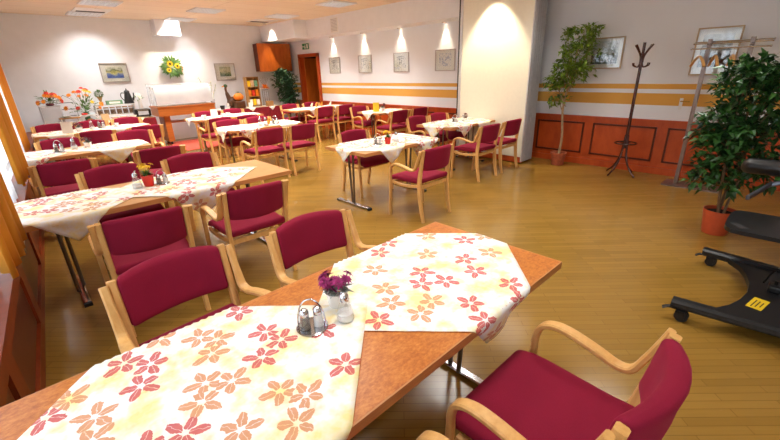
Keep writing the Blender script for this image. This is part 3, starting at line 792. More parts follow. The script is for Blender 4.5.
cloth(.22, 1.06, .64, T1, 'cloth_a', 'flowered cloth on the nearest table, left one under the cruets', dz=.0025)
cloth(1.24, 1.075, .645, T1, 'cloth_b', 'flowered cloth on the nearest table, right one with a drooping corner', -2)
fa, fb = (.22, 1.06), (1.24, 1.08)
cloth(.14, 3.82, .625, T2, 'cloth_a', 'flowered cloth at the window end of the yellow-flower table', 0, fa)
cloth(1.04, 3.82, .69, T2, 'cloth_b', 'flowered cloth at the aisle end of the yellow-flower table', 0, fb, dz=.0025)
cloth(.05, 6.81, .60, T3, 'cloth_b', 'flowered cloth at the window end of the third table', 0, fb)
cloth(.98, 6.81, .62, T3, 'cloth_a', 'flowered cloth with a hanging corner on the third window table', 0, fa, dz=.0025)
cloth(.62, 9.38, .62, T4, 'cloth_a', 'pale cloth at the window end of the table before the buffet', 0, fa)
cloth(1.5, 9.38, .62, T4, 'cloth_b', 'pale cloth at the right end of the table before the buffet', 0, fb, dz=.0025)
cloth(3.02, 7.09, .6, C1, 'cloth_b', 'flowered cloth at the left end of the middle centre table', 0, fb)
cloth(3.8, 7.09, .6, C1, 'cloth_a', 'flowered cloth at the right end of the middle centre table', 0, fa, dz=.0025)
cloth(3.28, 9.38, .6, C2, 'cloth_a', 'pale cloth at the left end of the back centre table', 0, fa)
cloth(4.05, 9.38, .6, C2, 'cloth_b', 'pale cloth at the right end of the back centre table', 0, fb, dz=.0025)
cloth(3.32, 3.82, .62, C3, 'cloth_a', 'flowered cloth at the left of the small centre table, corner hanging off its end', 0, fa, inward=.15, dz=.0025)
cloth(3.98, 3.82, .62, C3, 'cloth_b', 'flowered cloth at the right end of the small centre table', 0, fb, inward=.15)
cloth(5.45, 4.24, .6, C4, 'cloth_b', 'flowered cloth on the left of the table by the partition', 0, fb, inward=.15, dz=.0025)
cloth(6.0, 4.24, .6, C4, 'cloth_a', 'flowered cloth against the cream partition panel', 0, fa, inward=.15)
cloth(6.42, 6.92, .66, C5, 'cloth_b', 'flowered cloth on the small table under the pictures', 0, fb, inward=.15)
cloth(5.85, 9.22, .6, C6, 'cloth_a', 'pale cloth at the left of the table before the door', 0, fa)
cloth(6.55, 9.22, .6, C6, 'cloth_b', 'pale cloth at the right of the table before the door', 0, fb, dz=.0025)

# ------------------------------------------------------------------ table settings
ZI = ZT + .008
def caddy():
    r = thing('cruet_caddy', '', 'cruet set')
    MB().lathe([(0, 0), (.056, 0), (.06, .006), (.056, .008), (.052, .004), (0, .004)], 28).build('tray', 'chrome', r)
    m = MB(); m.tube([Vector((.052*math.cos(a), 0, .006+.118*math.sin(a)**.8)) for a in [PI*i/18 for i in range(19)]], .0032, 8); m.build('handle', 'chrome', r)
    for s, mt in ((-1, 'pepper'), (1, 'porcelain')):
        j = MB().lathe([(.0, .004), (.019, .004), (.021, .01), (.018, .05), (.016, .062)], 18, (s*.024, .008*s, 0)).build('shaker', 'glass', r)
        MB().lathe([(0, .006), (.0195, .006), (.017, .054), (0, .054)], 14, (s*.024, .008*s, 0)).build('filling', mt, j)
        MB().lathe([(.0175, .058), (.0185, .064), (.0175, .078), (.010, .086), (0, .087)], 18, (s*.024, .008*s, 0)).build('cap', 'chrome', j)
    return r
def sugar():
    r = thing('sugar_dispenser', '', 'sugar dispenser')
    MB().lathe([(0, 0), (.031, 0), (.034, .006), (.033, .03), (.022, .068), (.017, .082), (.017, .09)], 24).build('jar', 'glass', r)
    MB().lathe([(0, .003), (.030, .004), (.0325, .01), (.0305, .032), (.0, .036)], 24).build('sugar', 'porcelain', r)
    m = MB(); m.lathe([(.0185, .086), (.0195, .09), (.0185, .108), (.012, .116), (0, .117)], 20); m.tube([(.004, 0, .11), (.012, 0, .125), (.024, 0, .126)], .0045, 8); m.build('spout_lid', 'chrome', r)
    return r
def posy(pot, flower, leaf, cat_r=.036, h=.07, seed=1, big=False, lift=.03):
    rn = random.Random(seed); r = thing('flower_pot', '', 'potted flowers')
    k = cat_r
    p = MB().lathe([(0, 0), (k*.72, 0), (k*.76, .004), (k, h), (k*1.06, h), (k*1.06, h-.003), (k*.93, h-.004), (k*.9, h-.012), (0, h-.012)], 24).build('pot', pot, r)
    m = MB()
    for i in range(44):
        a = rn.random()*2*PI; e = rn.uniform(.1, 1.2); d = Vector((math.cos(a)*math.cos(e), math.sin(a)*math.cos(e), math.sin(e)))
        m.leaf(Vector((0, 0, h-.005)) + d*.01, d, Vector((0, 0, 1)), rn.uniform(.5, 1)*.06, .02)
    m.build('foliage', leaf, r, 0)
    m = MB()
    for i in range(9 if not big else 12):
        a = rn.random()*2*PI; rr = math.sqrt(rn.random())*k*1.3; c = Vector((rr*math.cos(a), rr*math.sin(a), h+lift+rn.uniform(0, .028)))
        nrm = (c-Vector((0, 0, h-.02))).normalized()
        m.tube([(0, 0, h-.01), c], .0012, 5)
        t1 = nrm.orthogonal().normalized(); t2 = nrm.cross(t1)
        for ring, (L, el, cnt) in enumerate(((.026, .2, 10), (.02, .7, 8), (.012, 1.1, 5))):
            for q in range(cnt):
                b = 2*PI*q/cnt + ring; d = (t1*math.cos(b)+t2*math.sin(b))*math.cos(el) + nrm*math.sin(el)
                m.leaf(c, d, nrm, L, L*.5)
    m.build('blossoms', flower, r, 0)
    return r
P_cad, P_sug = Proto(caddy()), Proto(sugar())
P_red = Proto(posy('red_pot', 'petal_yellow', 'leaf_mid', .044, .085, 3, lift=.055)); P_pur = Proto(posy('porcelain', 'petal_purple', 'sage', .04, .06, 5, True)); P_dark = Proto(posy('porcelain', 'petal_plum', 'sage', .045, .06, 9))
gi = 'cruets and posies on the tables'
P_cad.put((.615, 1.095, ZI), -.75, 'chrome cruet caddy with two shakers on the nearest table')
P_sug.put((.735, 1.045, ZI), 2.3, 'glass sugar dispenser with a chrome spout beside the purple posy')
P_pur.put((.775, 1.15, ZI-.002), 0, 'magenta posy in a white pot on the nearest table', scale=1.15)
P_sug.put((.655, 3.88, ZI), 1, 'white shaker left of the red flower pot on the window table', scale=1.15)
P_red.put((.745, 3.88, ZI), 0, 'yellow flowers in a red pot on the long window table', scale=1.15)
P_cad.put((.85, 3.87, ZI), -.75, 'small chrome caddy right of the red pot on the window table')
P_cad.put((.385, 6.79, ZI), -.75, 'chrome caddy on the third window table', scale=1.25)
P_sug.put((.56, 6.92, ZI), 1, 'glass sugar dispenser on the third window table', scale=1.2)
P_dark.put((.72, 6.95, ZI), 0, 'low mauve posy in a white pot on the third window table', scale=1.1)
P_dark.put((.90, 9.22, ZI), 0, 'dark posy in a white pot beside the white menu card', scale=1.25)
P_sug.put((1.12, 9.4, ZI), 1, 'pale shaker on the table before the buffet', scale=1.3)
P_cad.put((1.28, 9.45, ZI), -.75, 'chrome caddy on the table before the buffet', scale=1.3)
P_cad.put((3.37, 3.74, ZI), -.75, 'chrome caddy left of the red pot on the small centre table', scale=1.1)
P_red.put((3.47, 3.66, ZI), 1, 'yellow flowers in a red pot on the small centre table')
P_sug.put((3.64, 3.68, ZI), 1, 'glass sugar dispenser right of the red pot on the small centre table', scale=1.1)
P_cad.put((5.72, 4.28, ZI), -.75, 'small chrome caddy on the table by the partition')
P_sug.put((5.86, 4.2, ZI), 1, 'pale shaker on the table by the partition')
P_sug.put((3.30, 6.86, ZI), 1, 'pale shaker on the middle centre table, left of the pair', scale=1.3)
P_sug.put((3.40, 6.84, ZI), 2, 'pale shaker on the middle centre table, right of the pair', scale=1.2)
P_cad.put((3.64, 6.94, ZI), -.75, 'chrome caddy on the middle centre table', scale=1.2)
P_dark.put((6.40, 6.90, ZI), 2, 'dark posy in a white pot on the small table under the pictures', scale=1.3)
# dark round posy by the partition
r = thing('heather_ball', 'dark red round dried posy on the table by the partition', 'dried flowers', (5.99, 4.25, ZI))
MB().lathe([(0, 0), (.03, 0), (.036, .04), (0, .04)], 18).build('pot', 'porcelain', r)
m = MB(); rn = random.Random(4)
for i in range(220):
    d = Vector((rn.gauss(0, 1), rn.gauss(0, 1), rn.gauss(0, 1))).normalized(); m.leaf(Vector((0, 0, .08))+d*.032, d, Vector((0, 0, 1)), .022, .012)
m.build('blossoms', 'petal_plum', r, 0)
# cards, cups, napkins
def card(loc, rz, w, h, mat, label, name='menu_card', cat='menu card'):
    t = .02; m = MB()
    m.add([(-w/2, -t, 0), (w/2, -t, 0), (w/2, 0, h), (-w/2, 0, h), (-w/2, -t+.002, 0), (w/2, -t+.002, 0)], [(0, 1, 2, 3)])
    m.add([(-w/2, t, 0), (w/2, t, 0), (w/2, 0, h), (-w/2, 0, h)], [(0, 3, 2, 1)])
    o = m.build(name, mat, None, 0, loc); o.rotation_euler = (0, 0, rz)
    sm = o.modifiers.new('thick', 'SOLIDIFY'); sm.thickness = .002
    return tag(o, label, cat)
card((.72, 9.12, ZI), -.5, .16, .19, 'paper', 'white folded menu card on the last window table')
card((6.2, 6.9, ZI), -.7, .14, .2, 'paper_y', 'bright yellow folded card on the small table under the pictures')
card((3.40, 9.28, ZI), -.6, .15, .18, 'paper', 'white folded card on the back centre table')
def cup():
    r = thing('coffee_cup', '', 'cup')
    MB().lathe([(0, 0), (.045, 0), (.07, .012), (.072, .016), (.045, .008), (0, .006)], 20).build('saucer', 'porcelain', r)
    c = MB().lathe([(.022, .01), (.03, .014), (.042, .06), (.044, .07), (.041, .07), (.028, .02), (0, .018)], 20).build('bowl', 'porcelain', r)
    MB().tube([Vector((.040+.022*math.sin(a), 0, .042+.018*math.cos(a))) for a in [PI*i/8 for i in range(9)]], .004, 6).build('handle', 'porcelain', c)
    return r
P_cup = Proto(cup())
P_cup.put((3.55, 9.18, ZI), .6, 'white cup and saucer on the back centre table, right of the card', scale=1.1)
P_cup.put((3.72, 9.32, ZI), .2, 'white cup and saucer on the back centre table, farthest right', scale=1.1)
P_cup.put((3.12, 9.15, ZI), 1.9, 'white cup and saucer on the back centre table, left end', scale=1.2)
P_cup.put((1.52, 9.42, ZI), .9, 'white cup and saucer at the right end of the last window table')
def napkin(loc, label, mat='napkin', s=1, rz=0):
    m = MB(); n = 9
    for i in range(n):
        a = -.5+i/(n-1); 
        m.leaf(Vector((0, a*.02, 0)), Vector((a*.9, a*.4, 1)), Vector((0, 1, 0)), .12*s, .06*s)
    m.box((0, 0, .006), (.05*s, .05*s, .012))
    o = m.build('folded_napkin', mat, None, 0, loc); o.rotation_euler = (0, 0, rz); return tag(o, label, 'napkin')
napkin((3.53, 6.98, ZI), 'apricot napkin folded upright on the middle centre table')
for i, (x, y, mt, lb) in enumerate(((6.02, 9.3, 'paper', 'white napkin standing on the corner table, leftmost of the four'), (6.18, 9.32, 'napkin', 'apricot napkin on the corner table, left of the pair in the middle'), (6.38, 9.36, 'napkin', 'apricot napkin on the corner table, right of the pair in the middle'), (6.62, 9.28, 'paper', 'white napkin standing on the corner table, rightmost of the four'))):
    napkin((x, y, ZI), lb, mt, 1.1)

# ------------------------------------------------------------------ plants
def potted(name, label, loc, potr, poth, potm, trunks, clumps, leafm, L, W, seed, barkm='bark', cat='plant', rim=True, up=.1):
    rn = random.Random(seed); r = thing(name, label, cat, loc)
    p = MB().lathe([(0, 0), (potr*.74, 0), (potr*.78, .01), (potr*.95, poth*.82), (potr*1.04 if rim else potr*.97, poth*.83), (potr*1.07 if rim else potr, poth), (potr*.95, poth), (potr*.9, poth-.04), (0, poth-.04)], 28).build('pot', potm, r)
    MB().lathe([(0, poth-.03), (potr*.92, poth-.035)], 20).build('soil', 'soil', p)
    m = MB()
    for pts, r0, r1 in trunks:
        c = curve(pts, 5); m.tube(c, [r0+(r1-r0)*i/(len(c)-1) for i in range(len(c))], 8)
    m.build('trunk', barkm, r)
    m = MB()
    for (cx, cyy, cz, rx, ry, rz_, n, ax) in clumps:
        c = Vector((cx, cyy, cz)); a0 = Vector(ax)
        for i in range(n):
            d = Vector((rn.gauss(0, 1), rn.gauss(0, 1), rn.gauss(0, 1))).normalized(); k = rn.random()**.5
            q = c + Vector((d.x*rx*k, d.y*ry*k, d.z*rz_*k))
            # a twig tip with leaves around it
            o = (q-a0); o = o.normalized() if o.length > 1e-3 else d
            if i % 4 == 0: m.tube([q - o*.12, q], [.003, .0015], 4, mi=1, caps=False)
            for t in range(3):
                dd = (o*.5 + Vector((rn.gauss(0, .6), rn.gauss(0, .6), rn.gauss(-.25+up, .4)))).normalized()
                nn = Vector((rn.gauss(0, .4), rn.gauss(0, .4), 1)).normalized()
                m.leaf(q + Vector((rn.gauss(0, .01), rn.gauss(0, .01), rn.gauss(0, .01))), dd, nn, L*rn.uniform(.7, 1.2), W*rn.uniform(.8, 1.2), droop=.25)
    m.build('foliage', [leafm, barkm], r, 0)
    return r
# slender ficus by the partition (leans a little towards the camera side)
potted('potted_ficus', 'tall slender ficus with light green leaves in a terracotta pot beside the partition', (6.76, 2.80, 0), .125, .22, 'terracotta',
       [([(0, 0, .15), (.0, -.02, .5), (-.01, .02, .9), (0, 0, 1.25), (.02, -.06, 1.6), (0, -.1, 2.0)], .024, .008), ([(0, 0, 1.0), (-.02, .15, 1.3), (-.05, .25, 1.5)], .012, .004), ([(0, 0, 1.2), (.02, -.15, 1.6), (.02, -.28, 1.9)], .01, .003), ([(0, 0, .85), (0, .07, 1.0), (0, .1, 1.15)], .01, .004)],
       [(0, .14, 1.36, .22, .25, .16, 115, (0, 0, 1.1)), (0, .0, 1.60, .22, .29, .17, 120, (0, 0, 1.2)), (0, -.12, 1.85, .2, .34, .17, 100, (0, 0, 1.5)), (.0, -.22, 2.08, .15, .2, .15, 50, (0, -.1, 1.8)), (0, .06, 2.08, .12, .12, .12, 26, (0, 0, 1.8)), (0, -.25, 1.55, .15, .16, .16, 30, (0, 0, 1.5)), (0, .1, 1.1, .1, .16, .1, 22, (0, 0, 1.0)), (0, .26, 1.1, .05, .05, .1, 8, (0, .2, 1.2))],
       'leaf_light', .095, .04, 11)
# large dark plant on the right
potted('potted_tree', 'bushy dark green plant in an orange plastic pot at the right edge', (4.88, .34, 0), .135, .25, 'terracotta_o',
       [([(-.03, 0, .15), (-.05, .05, .6), (-.08, .08, 1.2), (-.05, .05, 1.6)], .016, .006), ([(.03, .02, .15), (.05, -.02, .6), (.04, -.12, 1.2), (.0, -.2, 1.6)], .016, .006), ([(0, -.03, .15), (.0, -.06, .5), (.05, -.2, 1.0)], .014, .006)],
       [(0, -.02, 1.42, .30, .34, .2, 180, (0, 0, 1.0)), (0, .02, 1.1, .32, .33, .22, 190, (0, 0, .9)), (0, .08, .8, .28, .26, .2, 120, (0, 0, .7)), (0, .1, .55, .24, .22, .14, 60, (0, 0, .5)), (-.05, .18, .95, .15, .2, .14, 50, (0, 0, .8)), (0, -.2, 1.5, .25, .25, .16, 80, (0, 0, 1.2)), (0, -.2, .7, .2, .2, .25, 60, (0, 0, .7)), (-.04, .1, 1.58, .16, .14, .08, 30, (0, 0, 1.3))],
       'leaf_dark', .105, .05, 21, 'bark_dark', rim=False)
# ficus in the back corner
potted('corner_ficus', 'dark leafy ficus standing in the back corner under the wall cabinet', (6.56, 11.42, 0), .18, .3, 'red_pot',
       [([(0, 0, .2), (0, .02, .8), (-.05, 0, 1.4)], .03, .012)],
       [(-.08, -.05, 1.42, .40, .28, .32, 220, (0, 0, 1)), (0, -.05, 1.02, .34, .26, .26, 160, (0, 0, .9)), (.08, -.05, .8, .26, .22, .2, 70, (0, 0, .8)), (-.2, -.05, 1.62, .2, .2, .12, 60, (0, 0, 1))],
       'leaf_deep', .12, .055, 31, 'bark_dark')

# ------------------------------------------------------------------ coat stands
r = thing('coat_tree', 'dark bentwood coat stand with curved hooks against the panelled wall', 'coat stand', (6.68, 1.77, 0))
MB().tube([(0, 0, .42), (0, 0, 1.90)], [.024, .019], 14).build('pole', 'dark_bent', r)
for i in range(4):
    a = PI/4 + i*PI/2 + .35; c, s = math.cos(a), math.sin(a)
    m = MB(); m.tube([Vector((c*q, s*q, z)) for q, z in [(p.x, p.z) for p in curve([(.022, 0, .62), (.035, 0, .45), (.06, 0, .28), (.14, 0, .12), (.25, 0, .018)], 5)]], .014, 8); m.build('leg', 'dark_bent', r)
    m = MB(); m.tube([Vector((c*q, s*q, z)) for q, z in [(p.x, p.z) for p in curve([(.02, 0, 1.62), (.05, 0, 1.58), (.12, 0, 1.60), (.135, 0, 1.635)], 5)]], .009, 8)
    m.build('lower_hook', 'dark_bent', r)
    m = MB(); m.tube([Vector((c*q, s*q, z)) for q, z in [(p.x, p.z) for p in curve([(.018, 0, 1.62), (.03, 0, 1.72), (.08, 0, 1.80), (.14, 0, 1.87)], 5)]], .011, 8)
    m.build('upper_hook', 'dark_bent', r)
MB().tube([(math.cos(a)*.145, math.sin(a)*.145, .50) for a in [2*PI*i/28 for i in range(29)]], .011, 8).build('umbrella_ring', 'dark_bent', r)
m = MB()
for i in range(4):
    a = PI/4 + i*PI/2 + .35; m.tube([(.02*math.cos(a), .02*math.sin(a), .5), (.14*math.cos(a), .14*math.sin(a), .5)], .006, 6)
m.build('ring_spoke', 'dark_bent', r)

r = thing('coat_rack', 'steel coat rack with two posts and three rails behind the bushy plant', 'coat rack', (6.64, .86, 0))
MB().box((0, -.02, .008), (.34, .66, .016)).build('base_plate', 'brushed', r, 0)
for y in (.17, -.24): MB().box((0, y, .95), (.045, .045, 1.88)).build('post', 'brushed', r, 0)
for i, (x, z) in enumerate(((-.10, 1.78), (0, 1.84), (.10, 1.86))):
    m = MB(); m.tube([(x, .33, z), (x, -.42, z)], .009, 8); m.ball((x, .33, z), .013, 6); m.ball((x, -.42, z), .013, 6); m.build('rail', 'chrome', r)
m = MB()
for y in (.17, -.24): m.box((0, y, 1.82), (.24, .02, .02))
m.build('rail_bracket', 'brushed', r, 0)
def hanger():
    r = thing('coat_hanger', '', 'coat hanger')
    m = MB(); m.strip(curve([(-.21, 0, -.20), (-.12, 0, -.13), (0, 0, -.085), (.12, 0, -.13), (.21, 0, -.20)], 4), (0, 1, 0), .03, .022, .005); m.build('shoulder', 'beech', r)
    m = MB(); m.tube(curve([(0, 0, -.09), (0, 0, -.03), (.014, 0, -.012), (.016, 0, .008), (0, 0, .016), (-.014, 0, .006)], 4), .0022, 6); m.build('hook', 'chrome', r)
    return r
ph = Proto(hanger())
for y, rz, lb in ((1.09, .5, 'pale wooden hanger at the free end of the coat rack rail'), (.93, .35, 'pale wooden hanger between the two coat rack posts'), (.76, .25, 'pale wooden hanger half hidden by the bushy plant')):
    ph.put((6.54, y, 1.775), rz, lb, 'wooden hangers on the coat rack')

# ------------------------------------------------------------------ black wheeled stand
r = thing('equipment_stand', 'black wheeled steel stand with a forked base cut off by the right edge', 'trolley', (0, 0, 0))
def fl(x0, z): return Vector((x0, 0, z))
for x, xe, nm in ((2.93, 3.0, 0), (4.0, 3.92, 1)):
    m = MB(); m.strip(curve([(x, .31, .115), (x+(xe-x)*.4, .05, .115), (xe, -.35, .115), (xe, -1.1, .115)], 5), (1, 0, 0), .085, .06, .015)
    m.build('base_beam', 'black_metal', r)
m = MB()   # curved gusset plate between the two beams
out = [(2.97, .12), (3.03, .08), (3.12, .03), (3.24, -.01), (3.4, -.035), (3.56, -.03), (3.7, .0), (3.83, .05), (3.93, .13)]
for z in (.085, .125):
    for x, y in out: m.v.append(Vector((x, y, z)))
    for x, y in out: m.v.append(Vector((x, -.75, z)))
n = len(out)
for i in range(n-1):
    a = i; m.f += [(a, a+1, n+a+1, n+a), (2*n+a, 2*n+n+a, 2*n+n+a+1, 2*n+a+1), (a, 2*n+a, 2*n+a+1, a+1), (n+a, n+a+1, 3*n+a+1, 3*n+a)]
m.f += [(0, n, 3*n, 2*n), (n-1, 3*n-1, 4*n-1, 2*n-1)]; m.m += [0]*len(m.f)
m.build('gusset_plate', 'black_metal', r, 30)
def caster(x, y):
    c = MB(); c.tube([(x, y, .115), (x, y, .075)], .016, 10); c.box((x, y-.01, .075), (.07, .05, .014)); 
    for s in (-1, 1): c.box((x+s*.032, y-.015, .05), (.006, .05, .05))
    o = c.build('caster', 'black_metal', r)
    w = MB()
    for s in (-1, 1):
        pr = [(0, -.011), (.036, -.011), (.04, -.006), (.04, .006), (.036, .011), (0, .011)]
        k = MB().lathe(pr, 20); w.add([Vector((p.z + x + s*.015, p.x + y - .02, p.y + .04)) for p in k.v], k.f)
    wo = w.build('wheel', 'steel_dark', o)
    h = MB(); k = MB().lathe([(0, -.029), (.008, -.029), (.008, .029), (0, .029)], 12); h.add([Vector((p.z + x, p.x + y - .02, p.y + .04)) for p in k.v], k.f); h.build('hub', 'chrome', o)
    b = MB(); b.strip(curve([(x, y+.02, .082), (x-.02, y+.06, .09), (x-.035, y+.09, .075)], 3), (1, .3, 0), .035, .007, .002); b.build('brake_lever', 'black_metal', o)
caster(2.92, .26); caster(4.0, .26); caster(3.0, -1.0); caster(3.92, -1.0)
s = MB().box((3.25, -.10, .1275), (.17, .08, .003), rz=-.2).build('warning_sticker', 'yellow', r, 0); s['label'] = 'bright yellow sticker'
m = MB()
for i in range(3): m.box((3.24, -.08-.02*i, .1293), (.12-.02*i, .006, .001), rz=-.2)
m.build('sticker_marks', 'ink', s, 0)
MB().rbox((.1, .07, .05), .01, (3.53, -.16, .15)).build('latch', 'black_soft', r)
MB().tube([(3.53, -.16, .17), (3.53, -.16, .205)], .012, 8).build('latch_knob', 'black_soft', r)
MB().tube(curve([(3.6, -.1, .14), (3.75, -.15, .2), (3.8, -.3, .3), (3.7, -.45, .5)], 5), .006, 6).build('cable', 'black_soft', r)
MB().box((3.7, -.62, .8), (.12, .1, 1.36)).build('column', 'black_metal', r, 0)
# shelf plate with a rounded end and a hand slot
m = MB()
def plate_pts():
    o = []
    for k in range(9):
        a = PI*k/8; c = math.cos(a); o.append((3.82-.27*math.copysign(abs(c)**.5, c), .09+.12*math.sin(a)**.6))
    return o
pp = plate_pts(); zl, zh = .47, .50; n = len(pp)
slot = [(3.60, .09), (3.60, .12), (3.66, .16), (3.70, .165), (3.72, .14), (3.68, .12), (3.64, .08), (3.62, .07)]
for z in (zl, zh):
    for x, y in pp: m.v.append(Vector((x, y, z)))
    for x, y in pp: m.v.append(Vector((x, -1.0, z)))
for i in range(n-1):
    m.f += [(i, i+1, n+i+1, n+i), (2*n+i, 3*n+i, 3*n+i+1, 2*n+i+1), (i, 2*n+i, 2*n+i+1, i+1)]
m.f += [(0, n, 3*n, 2*n), (n-1, 3*n-1, 4*n-1, 2*n-1)]; m.m += [0]*len(m.f)
po = m.build('shelf_plate', 'black_metal', r, 30)
k = MB(); k.box((3.66, .12, .5015), (.05, .11, .002), rz=-.9); k.build('hand_slot', 'grey_rubber', po, 0)
MB().rbox((.13, 1.4, .12), .055, (4.12, -.46, .86), k=4, mid=2).build('padded_bar', 'black_soft', r)
MB().box((3.9, -.55, .80), (.42, .06, .05)).build('bar_bracket', 'black_metal', r, 0)
MB().strip([(3.74, .13, .70), (4.08, .04, .74), (4.12, -.1, .80)], (0, 0, 1), .035, .025, .006).build('diagonal_strut', 'strut', r)

# ------------------------------------------------------------------ back wall: cabinet, wreath
r = thing('wall_cabinet', 'orange-brown wooden cabinet mounted high in the back corner', 'cabinet', (6.27, YB, 1.76))
MB().box((.16, -.14, .33), (1.08, .27, .77)).build('cabinet_body', 'cherry_dark', r, 0)
d = MB().box((.16, -.285, .33), (1.1, .02, .79)).build('door', 'orange_wood', r, 0)
MB().ball((.60, -.30, .1), .012, 8).build('knob', 'gold', d)
r = thing('flower_wreath', 'hanging sunflower bunch with green leaves on the back wall', 'wreath', (3.5, YB-.05, 1.9))
m = MB(); rn = random.Random(8)
for i in range(160):
    a = rn.uniform(0, 2*PI); k = rn.random()**.6; base = Vector((math.cos(a)*.16*k, -.02-.05*rn.random(), math.sin(a)*.16*k - .02))
    d = Vector((math.cos(a), -.3, math.sin(a)*1.1-.15)); m.leaf(base, d, Vector((0, -1, .2)), rn.uniform(.1, .18), .05)
m.build('foliage', 'leaf_mid', r, 0)
for (x, z, s) in ((-.05, .05, .09), (.12, .0, .08), (-.10, -.10, .07)):
    m = MB()
    for q in range(16):
        a = 2*PI*q/16; m.leaf(Vector((x, -.09, z)), Vector((math.cos(a), -.25, math.sin(a))), Vector((0, -1, 0)), s, s*.35)
    f = m.build('sunflower', 'petal_yellow', r, 0); MB().ball((x, -.1, z), s*.36, 8, sq=(1, .5, 1)).build('flower_centre', 'seedhead', f)
m = MB(); m.tube(curve([(.1, -.04, .1), (.25, -.05, .02), (.2, -.05, -.18), (.05, -.04, -.22)], 5), .006, 6); m.build('ribbon', 'petal_orange', r)

# ------------------------------------------------------------------ buffets
def skirted(x0, x1, y0, y1, label, tips, zl):
    r = thing('buffet_table', label, 'buffet table', ((x0+x1)/2, (y0+y1)/2, 0)); w, d = x1-x0, y1-y0
    MB().box((0, 0, .71), (w, d, .04)).build('tabletop', 'beech_top', r, 0)
    m = MB(); n = 60                          # pleated red skirt
    per = [(-w/2-.01, -d/2-.01), (w/2+.01, -d/2-.01), (w/2+.01, d/2+.01), (-w/2-.01, d/2+.01), (-w/2-.01, -d/2-.01)]
    pts = []
    for (ax, ay), (bx, by) in zip(per, per[1:]):
        L = math.hypot(bx-ax, by-ay); k = max(6, int(L*26)); nx, ny = (by-ay)/L, -(bx-ax)/L
        for i in range(k): t = i/k; pts.append((ax+(bx-ax)*t, ay+(by-ay)*t, nx, ny))
    N = len(pts)
    for z, g in ((.732, 0), (.6, .5), (.3, 1), (.01, 1.3)):
        for i, (x, y, nx, ny) in enumerate(pts): o = .014*g*math.sin(i*1.9); m.v.append(Vector((x+nx*(o+.01*g), y+ny*(o+.01*g), z)))
    for j in range(3):
        for i in range(N): m.f.append((j*N+i, j*N+(i+1) % N, (j+1)*N+(i+1) % N, (j+1)*N+i)); m.m.append(0)
    m.build('skirt', 'red_cloth', r, 0)
    for sx in (-1, 1):
        for s2 in (-1, 1): MB().box((sx*(w/2-.06), s2*(d/2-.06), .345), (.04, .04, .69)).build('leg', 'steel', r, 0)
    return r
BT1 = (.55, 2.6, 10.98, 11.7); BT2 = (4.18, 6.05, 11.0, 11.7)
skirted(*BT1, 'buffet table with a dark red skirt along the back wall, left, crowded with crockery', 0, 0)
skirted(*BT2, 'buffet table with a dark red skirt along the back wall, right, with autumn decorations', 0, 0)
zb = .738
def runner(b, n, label0):
    x0, x1, y0, y1 = b; w = (x1-x0)/n
    for i in range(n):
        cx = x0 + w*(i+.5)
        cloth(cx, (y0+y1)/2, .36+w/2*.35, b, 'cloth_a' if i % 2 else 'cloth_b', label0[i], 0, fa if i % 2 else fb, z=zb+.001*(i % 2), inward=-.05)
runner(BT1, 3, ['pale diamond cloth on the left buffet, nearest the window', 'pale diamond cloth in the middle of the left buffet', 'pale diamond cloth at the right end of the left buffet'])
runner(BT2, 3, ['pale diamond cloth on the right buffet, left end', 'pale diamond cloth in the middle of the right buffet', 'pale diamond cloth on the right buffet, nearest the corner plant'])
ZB = zb + .006
def bobj(m, name, mat, label, cat, loc, rz=0, group=None, smooth=40):
    o = m.build(name, mat, None, smooth, loc); o.rotation_euler = (0, 0, rz); return tag(o, label, cat, group)
# glass display case with flowers on it
r = thing('display_case', 'grey glass-sided display case at the left end of the buffet', 'display case', (.72, 11.35, ZB))
m = MB(); 
for x in (-.17, .17):
    for y in (-.17, .17): m.box((x, y, .19), (.018, .018, .38))
m.box((0, 0, .008), (.36, .36, .016)); m.box((0, 0, .378), (.36, .36, .014)); m.build('case_frame', 'alu', r, 0)
MB().box((0, 0, .19), (.335, .335, .35)).build('case_glass', 'frosted', r, 0)
m = MB()
for z in (.12, .24): m.box((0, 0, z), (.33, .33, .008))
m.build('shelf', 'panel_grey', r, 0)
def arrangement(label, loc, n, rad, flowers, seed, vase, vh, vr, tall=.0, name='flower_arrangement'):
    rn = random.Random(seed); r = thing(name, label, 'flower arrangement', loc)
    MB().lathe([(0, 0), (vr*.6, 0), (vr, vh*.4), (vr*.8, vh*.8), (vr*.9, vh), (vr*.8, vh-.004), (0, vh-.02)], 18).build('vase', vase, r)
    fo = MB(); heads = {}
    for i in range(n*5):
        a = rn.uniform(0, 2*PI); e = rn.uniform(-.1, 1.5); d = Vector((math.cos(a)*math.cos(e), math.sin(a)*math.cos(e)*.5, math.sin(e)))
        fo.leaf(Vector((0, 0, vh)) + d*rad*rn.uniform(.1, .8), d, Vector((0, -.3, 1)), rn.uniform(.06, .11), .035)
    for i in range(n):
        a = rn.uniform(0, 2*PI); e = rn.uniform(0.05, 1.5); d = Vector((math.cos(a)*math.cos(e), math.sin(a)*math.cos(e)*.5-.25, math.sin(e)*(1+tall))); c = Vector((0, 0, vh)) + d*rad*rn.uniform(.6, 1)
        fo.tube([(0, 0, vh-.01), c], .003, 4)
        h = heads.setdefault(flowers[i % len(flowers)], MB()); nrm = (d+Vector((0, -.8, .1))).normalized(); t1 = nrm.orthogonal().normalized(); t2 = nrm.cross(t1); s = rn.uniform(.045, .065)
        for ring, (L, el, cnt) in enumerate(((s, .15, 10), (s*.7, .7, 8), (s*.4, 1.1, 5))):
            for q in range(cnt): b = 2*PI*q/cnt+ring; h.leaf(c, (t1*math.cos(b)+t2*math.sin(b))*math.cos(el)+nrm*math.sin(el), nrm, L, L*.55)
    fo.build('foliage', 'leaf_mid', r, 0)
    for k, h in heads.items(): h.build('blossoms', k, r, 0)
    return r
